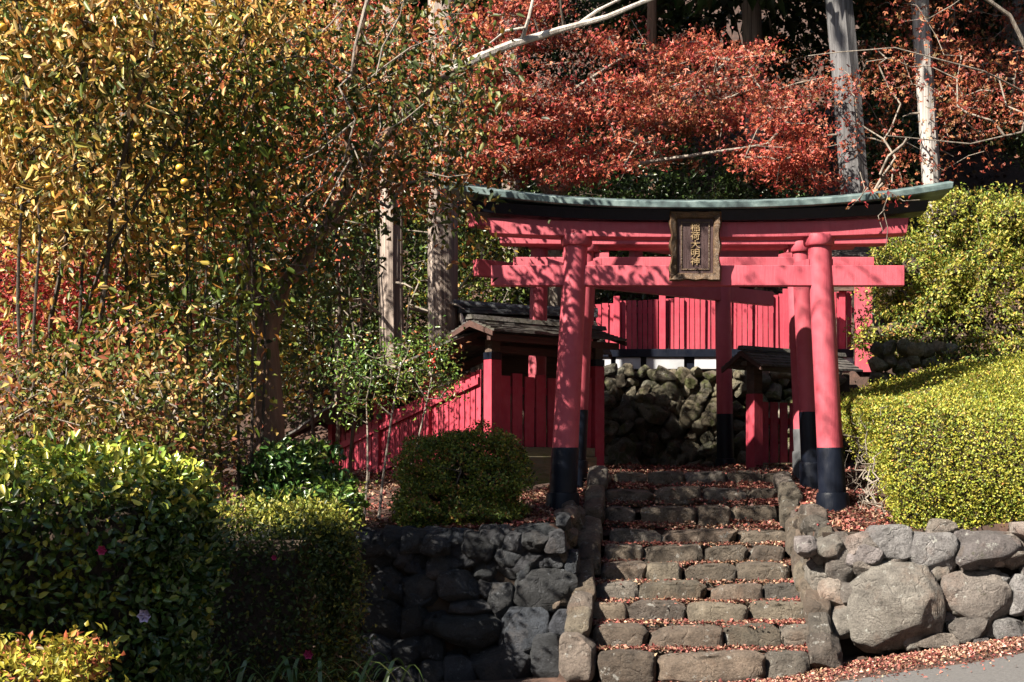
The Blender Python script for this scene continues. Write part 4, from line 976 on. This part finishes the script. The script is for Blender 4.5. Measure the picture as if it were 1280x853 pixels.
# ------------------------------------------------------------------ red maple over the gates
MAP = [(0.369, 0.062, 0.04), (0.428, 0.117, 0.062), (0.279, 0.036, 0.036), (0.462, 0.175, 0.107), (0.329, 0.102, 0.053), (0.164, 0.117, 0.036)]
c = region([(520, 720, 40, 130, 19.1, 21.8, 2.2), (560, 960, 50, 160, 19.1, 21.8, 5), (580, 1000, 120, 215, 18.900000000000002, 21.3, 5), (480, 640, 130, 240, 18.8, 20.8, 2.6), (700, 1010, 190, 225, 19.3, 20.900000000000002, 1.2), (580, 700, 0, 60, 19.3, 21.3, 0.9), (900, 1040, 90, 230, 19.3, 21.3, 1.3), (640, 780, 200, 240, 19.3, 20.8, 0.6), (430, 600, 0, 200, 19.5, 21.5, 1.8), (640, 800, 0, 60, 19.5, 21.5, .8)], 1150)
c = clump(c, 77, 1.5, -0.35)
# foliage sits in shallow layers
lay = np.round((c[:, 2] - 0.12*c[:, 0])/0.42)*0.42 + 0.12*c[:, 0]; c[:, 2] = c[:, 2]*0.35 + lay*0.65
tree('maple_tree', 'wide spreading red maple above and behind the gate roofs', 'tree',
     [([W(700, 470, 21.6), W(690, 250, 21.2), W(640, 180, 20.8), W(600, 100, 20.4)], 0.13, 0.03), ([W(690, 250, 21.2), W(760, 190, 20.8), W(860, 120, 20.5), W(930, 60, 20.4)], 0.07, 0.02), ([W(692, 255, 21.2), W(740, 215, 20.4), W(830, 200, 20.0), W(960, 180, 19.8)], 0.05, 0.015), ([W(645, 185, 20.8), W(720, 110, 20.2), W(800, 60, 20.0)], 0.05, 0.015), ([W(690, 262, 21.1), W(620, 240, 20.2), W(540, 200, 19.6)], 0.045, 0.014)],
     c, 50, 0.16, 0.053, 0.75, MAP, [4, 4, 3, 2.4, 2, 0.5], TWIG, TWIG, None, LEAF, False, (0, 0, -0.25), (-.3, -.35, .7), 0.38, pseed=30, pfreq=1.3, twig_r=0.0052, droop=0.1, lobed=True)
c = region([(1090, 1280, 0, 110, 21.8, 24, 3), (1180, 1300, 60, 170, 19, 22, 2), (1060, 1130, 90, 250, 20, 23, 1.0), (980, 1100, 60, 240, 21, 23, .6), (1120, 1260, 170, 230, 21, 23, .5), (1100, 1200, 0, 200, 19.5, 20.5, .35)], 190)
tree('maple_tree', 'sparse russet maple with bare twigs around the pale cedar trunks', 'tree',
     [([W(1330, 330, 20), W(1310, 120, 19.6), W(1260, 20, 19.2), W(1180, -40, 18.8)], 0.06, 0.02), ([W(1310, 130, 19.6), W(1230, 90, 19), W(1120, 60, 18.6), W(1010, 70, 18.6)], 0.016, 0.006), ([W(1300, 160, 19.6), W(1210, 180, 19.2), W(1110, 170, 18.8)], 0.014, 0.006)],
     c, 34, 0.16, 0.062, 0.7, [(0.27, 0.055, 0.03), (0.33, 0.11, 0.05), (0.19, 0.035, 0.025), (0.34, 0.17, 0.08), (0.12, 0.085, 0.03)], [4, 4, 3, 2, 1], TWIG, TWIG, None, LEAF, False, (0, 0, -0.4), (-.3, -.35, .7), 0.5, pseed=31, twig_r=0.0035, step=0.25, jit=0.07, lobed=True)
vn = thing('creeper_twig', 'dry creeper twigs hanging over the right end of the roof cap', 'twigs', tuple(W(1106, 240, 13.9)))
for pts in ([(1112, 240), (1106, 262), (1112, 285), (1107, 312)], [(1106, 262), (1098, 270), (1104, 290)], [(1112, 240), (1130, 252), (1150, 250)], [(1085, 235), (1075, 248), (1060, 262)], [(1075, 215), (1080, 235), (1075, 250)]):
    limb(vn, 'twig', [W(a, b_, 13.86) for a, b_ in pts], .006, .003, TWIG)
P = np.array([W(a + random.uniform(-6, 6), b_ + random.uniform(-5, 5), 13.85) for a, b_ in [(1078, 250), (1095, 245), (1110, 255), (1120, 248), (1127, 252), (1106, 268), (1135, 254), (1065, 258), (1112, 244), (1100, 240)]*3]) - np.array(vn.location)
obj('leaf', leaf_mesh('leaf', P, rand_dirs(len(P)), rand_dirs(len(P), (0, -.8, .3)), np.full(len(P), .055), np.full(len(P), .035), palette(len(P), REDS)), LEAF, vn)['kind'] = 'stuff'

# ------------------------------------------------------------------ cedars and hillside evergreen
def cedar(label, px0, py0, px1, Y, wpx, mat=CEDAR, crown=True, seed=0, ctop=17, cn=5200, cz0=10.5):
    a = W(px0, py0, Y); g = H(a.x, a.y); b_ = W(px1, 0, Y)
    sl = (b_.x-a.x)/(b_.z-a.z); r = wpx*Y/F/2
    base = Vector((a.x - sl*(a.z-g), Y, g-0.1))
    t = thing('cedar_tree', label, 'tree', tuple(base), 0, 'cedar trunks on the hillside')
    mb = MB(); zs = [0, .15, .4, .9, 1.6, 2.6, 4, 5.5, 7, 9, 11.5, 15, 20]
    mb.tube([(sl*z + 0.015*math.sin(z*1.3+seed), 0.02*math.sin(z*.9+seed), z) for z in zs], [r*k for k in (1.45, 1.28, 1.14, 1.06, 1.02, 1, .97, .94, .9, .84, .74, .55, .1)], 22, 0.09, seed); mb.build('trunk', mat, t, True)
    rr_ = random.Random(seed)
    for k in range(7):
        z = rr_.uniform(1.5, 9.5); th_ = rr_.uniform(0, 6.28); l_ = rr_.uniform(.12, .6); d_ = Vector((math.cos(th_), math.sin(th_), -0.25))
        sm_ = MB(); p_ = Vector((sl*z, 0, z)); sm_.tube([p_ + d_*r*.8, p_ + d_*(r+l_*.5) + Vector((0, 0, .02)), p_ + d_*(r+l_)], [.018, .012, .006], 6); sm_.build('branch_stub', TWIG, t, True)
    if crown:
        n = cn; z = rng.uniform(cz0, ctop+4, n) - base.z; rad = 0.6 + 2.4*((ctop+4.5-base.z - z)/(ctop+4.5-cz0)).clip(0, 1)
        th = rng.uniform(0, 6.28, n); rr = rad*np.sqrt(rng.random(n))
        P = np.stack([sl*z + rr*np.cos(th), rr*np.sin(th), z - 0.25*rr], 1)
        d = np.stack([np.cos(th), np.sin(th), -0.5+0*th], 1) + rng.normal(size=(n, 3))*.4
        obj('crown', leaf_mesh('crown', P, d, rand_dirs(n, (0, 0, 1)), rng.uniform(.3, .6, n), rng.uniform(.14, .26, n), palette(n, [(0.03, 0.05, 0.015), (0.05, 0.075, 0.02), (0.07, 0.06, 0.025)])), LEAF, t)
    return t
cedar('cedar trunk with peeling bark standing left of the fence corner', 491, 470, 490, 18.6, 27, CEDAR, True, 1, 22, 5200, 17)
cedar('thick cedar trunk with peeling bark just left of the gate roof end', 556, 410, 553, 17.8, 36, CEDAR, True, 2, 22, 5200, 17)
cedar('stout grey cedar trunk rising behind the right end of the gates', 1068, 245, 1049, 21.4, 35, SHADEBARK, True, 3, cz0=12.5)
cedar('pale slender cedar trunk sunlit beyond the right roof tip', 1166, 265, 1151, 21.8, 23, GREYBARK, True, 4)
cedar('distant cedar trunk at the upper right edge', 1268, 125, 1268, 27.5, 30, GREYBARK, True, 5)
cedar('dark cedar trunk deep in the wood above the maple', 941, 40, 940, 27, 24, CEDAR, True, 6)
cedar('brown cedar stem just above the middle of the roof cap', 816, 240, 815, 24.5, 13, REDBARK, True, 7, cz0=13.5)
cedar('dim cedar trunk in the shade behind the hut roof', 640, 330, 640, 23, 22, CEDAR, True, 8, cz0=13.5)
cedar('pale trunk half hidden behind the thicket stems', 160, 560, 150, 17, 18, CEDAR, True, 9, 20, 3500, 16)
cedar('thin pale trunk behind the red barked tree', 428, 470, 424, 20, 16, CEDAR, True, 10, 20, 3500, 16)
cedar('shaded trunk behind the fruit tree', 270, 500, 268, 21, 20, CEDAR, True, 11, 20, 3500, 16)
EVG = [(0.035, 0.06, 0.018), (0.05, 0.085, 0.022), (0.025, 0.04, 0.014), (0.09, 0.13, 0.03)]
EV = [('dark evergreen bush right behind the middle of the gate roofs', [(660, 420, 22.5, 1.4, .9, 1.2), (760, 330, 23, 1.3, .9, 1.3)]),
      ('green lit evergreen bush between the maple and the grey trunk', [(950, 240, 22.2, .75, .7, .6), (905, 290, 22, .8, .7, .7), (990, 290, 22.3, .8, .7, .7)]),
      ('evergreen bush in shade behind the plank fence', [(850, 270, 24, 1.3, 1, 1.2), (780, 200, 25, 1.3, 1, 1.2)]),
      ('evergreen bush between the two pale trunks', [(1115, 110, 25, .7, .8, 1.6), (1110, 220, 24, .7, .8, 1.0)]),
      ('round camellia bush on the slope at the right edge', [(1275, 155, 22.5, .5, .5, .5), (1300, 160, 22.5, .55, .5, .55)]),
      ('dark evergreen thicket at the top of the picture over the maple', [(860, 30, 28, 2.0, 1.2, 1.5), (990, 60, 28, 1.8, 1.2, 2)]),
      ('shadowy evergreen thicket left of the dark cedar trunk', [(640, 60, 28, 2.4, 1.2, 2.2), (500, 160, 27, 2.2, 1.2, 2.2)]),
      ('evergreen thicket behind the hut and cedar trunks', [(560, 330, 21.5, 1.6, .9, 1.4), (430, 380, 21, 1.7, .9, 1.6)]),
      ('evergreen mass behind the thicket stems', [(300, 350, 19.5, 1.8, .9, 2.0), (180, 440, 19, 1.6, .9, 1.2)]),
      ('dark evergreen thicket high on the slope above the pale bough', [(700, 10, 30, 2.4, 1.2, 1.6), (780, 60, 29, 1.6, 1.2, 1.4)]),
      ('dark evergreen thicket on the slope between the trunks at upper right', [(1200, 40, 29, 1.6, 1.2, 1.8), (1230, 120, 27, 1.3, 1, 1.2)]),
      ('shaded evergreen low behind the maple trunk', [(560, 220, 24, 1.6, 1, 1.6), (650, 280, 24.5, 1.4, 1, 1.2)]),
      ('evergreen mass behind the fruit tree', [(60, 200, 20.5, 2.0, 1.0, 2.4), (200, 120, 21.5, 2.0, 1, 2.2)])]
for k, (lb, bl) in enumerate(EV):
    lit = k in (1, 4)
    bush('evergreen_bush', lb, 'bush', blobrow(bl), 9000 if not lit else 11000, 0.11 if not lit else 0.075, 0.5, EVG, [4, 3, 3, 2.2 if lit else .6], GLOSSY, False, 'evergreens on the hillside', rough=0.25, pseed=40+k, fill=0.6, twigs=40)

# ------------------------------------------------------------------ unseen hedges and trees added to block light; left slope trees
hedge('shade_hedge', 'unseen evergreen screen beyond the left edge, added to shade the camellia hedge', 'hedge', (-8.2, 3.5, 0), (1, 0),
      [(0.4, -0.6), (0.45, 4.8), (0.0, 5.1), (-0.45, 4.8), (-0.4, -0.6)], 3.9, 15000, 0.11, 0.55, CAM[:3], [3, 3, 2], amp=0.1, pseed=60, thick=0.25)
hedge('shade_hedge', 'unseen evergreen screen beyond the left edge, added to shade the small leaved hedge', 'hedge', (-7.0, 6.3, 0), (1, 0),
      [(0.4, -0.6), (0.45, 4.3), (0.0, 4.55), (-0.45, 4.3), (-0.4, -0.6)], 3.0, 12000, 0.11, 0.55, CAM[:3], [3, 3, 2], amp=0.1, pseed=61, thick=0.25)

def wood_tree(x, y, h, r, label=None):
    g = lower(x) if y < 12 else H(x, y)
    t = thing('evergreen_tree' if label else 'sky_block_tree', label or 'unseen evergreen of the surrounding wood, added to block sky light', 'tree', (x, y, g-.1), 0, 'evergreen trees on the left slope' if label else 'trees around the viewpoint')
    mb = MB(); mb.tube([(0, 0, 0), (.05, 0, h*.4), (0, .05, h*.95)], [.24, .18, .04], 10, .06, 3); mb.build('trunk', REDBARK, t, True)
    n = 2600; d = rand_dirs(n); q = d*np.array([r, r, h*.47])*(rng.random((n, 1))**.4)*(1+.2*Noise(int(x*10+y) % 999, 2.0)(d)[:, None]) + np.array([0, 0, h*.53])
    obj('crown', leaf_mesh('crown', q, rand_dirs(n, (0, 0, -.3)), rand_dirs(n, (0, 0, .5)), rng.uniform(.35, .7, n), rng.uniform(.2, .4, n), palette(n, [(0.03, 0.05, 0.015), (0.05, 0.075, 0.02)])), LEAF, t)
for a in ((-3.5, -9, 11, 3.2), (2.5, -10, 12, 3.4), (8, -9, 12, 3.4), (12.5, -4, 11, 3.2), (13, 2.5, 12, 3.4), (12.5, 9, 11, 3), (-13, 2, 10, 3), (-12.5, 8.5, 10, 2.8), (-14, -5, 11, 3.2), (-9, -9, 11, 3), (7.8, 4.5, 13, 3.3), (8.2, 11, 13, 3.4), (10, 17, 13, 3.4)): wood_tree(*a)  # ring of unseen trees, added to block low sky light
for x, y, h, lb in ((-8.2, 25, 8, 'evergreen tree on the slope behind the middle of the fruit tree'), (-12.2, 23.5, 8, 'evergreen tree on the slope behind the left edge of the fruit tree'), (-5.0, 28, 8, 'evergreen tree high on the slope behind the cherry tree'), (-15.5, 29, 9, 'evergreen tree far up the slope beyond the left edge'), (-10.5, 30, 9, 'evergreen tree far up the slope behind the fruit tree')):
    wood_tree(x, y, h, 2.4, lb)

# ------------------------------------------------------------------ ground plants and fallen leaves
gp = thing('strap_leaf_plant', 'clump of arching strap leaves at the foot of the dark hedge', 'plant', tuple(W(350, 870, 8.3)))
n = 46
a0 = rng.uniform(-0.55, 0.75, n); m = MB()
for k in range(n):
    th = random.uniform(0, 6.28); L_ = random.uniform(.18, .42); x0 = a0[k]; y0 = random.uniform(-.15, .3); w = random.uniform(.008, .014)
    dx, dy = math.cos(th), math.sin(th); pts = []
    for q in range(6):
        s_ = q/5; pts.append((x0 + dx*L_*s_*.8, y0 + dy*L_*s_*.8, L_*(1.5*s_ - 1.35*s_*s_) + .05))
    vs_ = []
    for q, p in enumerate(pts): ww = w*(1-(q/5)**3); vs_ += [(p[0]-dy*ww, p[1]+dx*ww, p[2]), (p[0]+dy*ww, p[1]-dx*ww, p[2]+0.003)]
    m.add(vs_, [(2*q, 2*q+1, 2*q+3, 2*q+2) for q in range(5)])
gm = m.mesh('blade'); at = gm.color_attributes.new('Col', 'FLOAT_COLOR', 'POINT'); at.data.foreach_set('color', np.tile([0.07, 0.12, 0.03, 1], (len(gm.vertices), 1)).astype(np.float32).ravel())
obj('foliage', gm, GLOSSY, gp)
def blossom(px, py, Y, r, mat, parent=None, label=None):
    mb = MB()
    for k in range(6):
        a = k*1.047; d = Vector((math.cos(a), -0.45, math.sin(a))); s_ = Vector((-math.sin(a), 0, math.cos(a)))
        mb.add([(0, 0, 0), tuple(d*r*.6+s_*r*.45), tuple(d*r*1.05), tuple(d*r*.6-s_*r*.45), tuple(d*r*.55+Vector((0, .02*r/.03, 0)))], [(0, 1, 4), (1, 2, 4), (2, 3, 4), (3, 0, 4)])
    o = mb.build('flower', mat, parent); o.location = W(px, py, Y) - (parent.location if parent else Vector())
    if label: tag(o, label, None if parent else 'flower')
blossom(181, 770, 5.98, .03, PETAL, ch_, 'pale lilac flower')
blossom(128, 688, 6.0, .022, PINK, ch_, 'pink flower')
blossom(343, 697, 8.6, .018, PINK, dh_, 'crimson flower')
blossom(386, 818, 8.4, .03, PINK, None, 'pink fallen flower lodged at the foot of the dark hedge')

def litter(name, label, pts, L, pal, w=None):
    n = len(pts); nr = rand_dirs(n, (0, 0, 1.1), .55)
    o = obj(name, leaf_mesh(name, pts, rand_dirs(n, (0, 0, 0.05)) * np.array([1, 1, .35]), nr, L*rng.uniform(.35, 1.5, n), L*.75*rng.uniform(.4, 1.4, n), palette(n, pal, w, pts, 3, .35)), LITTER)
    return tag(o, label, 'fallen leaves', kind='stuff')
LIT = [(0.259, 0.093, 0.073), (0.194, 0.057, 0.05), (0.331, 0.178, 0.13), (0.137, 0.041, 0.035), (0.36, 0.242, 0.168), (0.18, 0.097, 0.061)]
pts = []
for k in range(10):
    y0, y1 = SY[k]+0.14, (SY[k+1]+0.06 if k < 9 else 16.4); z0 = ST[k]+0.004; z1 = SB[k+1]+0.03 if k < 9 else ST[9]+0.01
    m = 3300 if k < 9 else 4500
    t_ = rng.random(m)**rng.uniform(.4, 1.1); x = rng.uniform(-0.8, 1.32, m); x = np.where(rng.random(m) < .3, np.sign(x-.27)*(1.05-np.abs(rng.normal(size=m))*.18)+.27, x)
    keep = Noise(500+k, 4.0)(np.stack([x, t_*2, t_*0], 1)) > -0.5; x, t_ = x[keep], t_[keep]; m = len(x)
    pts.append(np.stack([x, y0+(y1-y0)*t_, z0+(z1-z0)*t_ + rng.random(m)*0.02 + 0.004], 1))
m = 3600; pts.append(np.stack([rng.uniform(-1.1, 1.4, m), np.repeat(SY[0]+0.12, m) - rng.random(m)**.8*0.75, np.zeros(m)], 1)); pts[-1][:, 2] = np.where(pts[-1][:, 0] > .9, .15, .03)*(pts[-1][:, 0]-.9) + 0.012
for k in range(10):
    m = 60; pts.append(np.stack([rng.uniform(-.75, 1.25, m), SY[k] + rng.uniform(.0, .2, m), np.full(m, ST[k]+.012)], 1))
litter('fallen_leaves', 'dusty red maple leaves drifted on the stone steps', np.concatenate(pts), 0.034, LIT)
x = rng.uniform(0.6, 5.2, 9000); y = 12.25 - np.abs(rng.normal(size=9000))*0.42; k = y > 10.6
litter('fallen_leaves', 'pinkish leaves strewn along the edge of the lane', np.stack([x, y, np.where(x > .9, .15, .03)*(x-.9)+0.012+rng.random(9000)*.012], 1)[k], 0.032, LIT + [(0.6, 0.33, 0.26)])
pts = []
for (xa, xb, ya, yb, m) in ((-2.6, -0.75, 13.0, 15.5, 9000), (1.25, 2.3, 12.9, 17, 8000), (-1, 2.3, 15.3, 19.1, 7000), (-7, -2.3, 12.9, 17, 9000)):
    q = np.stack([rng.uniform(xa, xb, m), rng.uniform(ya, yb, m)], 1); pts.append(np.array([(a, b_, H(a, b_, False)+0.012+0.02*rng.random()) for a, b_ in q if not in_slot(a, b_)]))
litter('fallen_leaves', 'red leaves carpeting the terrace round the gate pillars', np.concatenate(pts), 0.045, LIT)
m = 9000; q = np.stack([rng.uniform(-9, 9, m), rng.uniform(20, 34, m)], 1)
litter('fallen_leaves', 'brown leaf litter on the wooded hillside', np.array([(a, b_, H(a, b_)+.02) for a, b_ in q]), 0.10, [(0.12, 0.055, 0.035), (0.2, 0.11, 0.065), (0.07, 0.035, 0.022)])
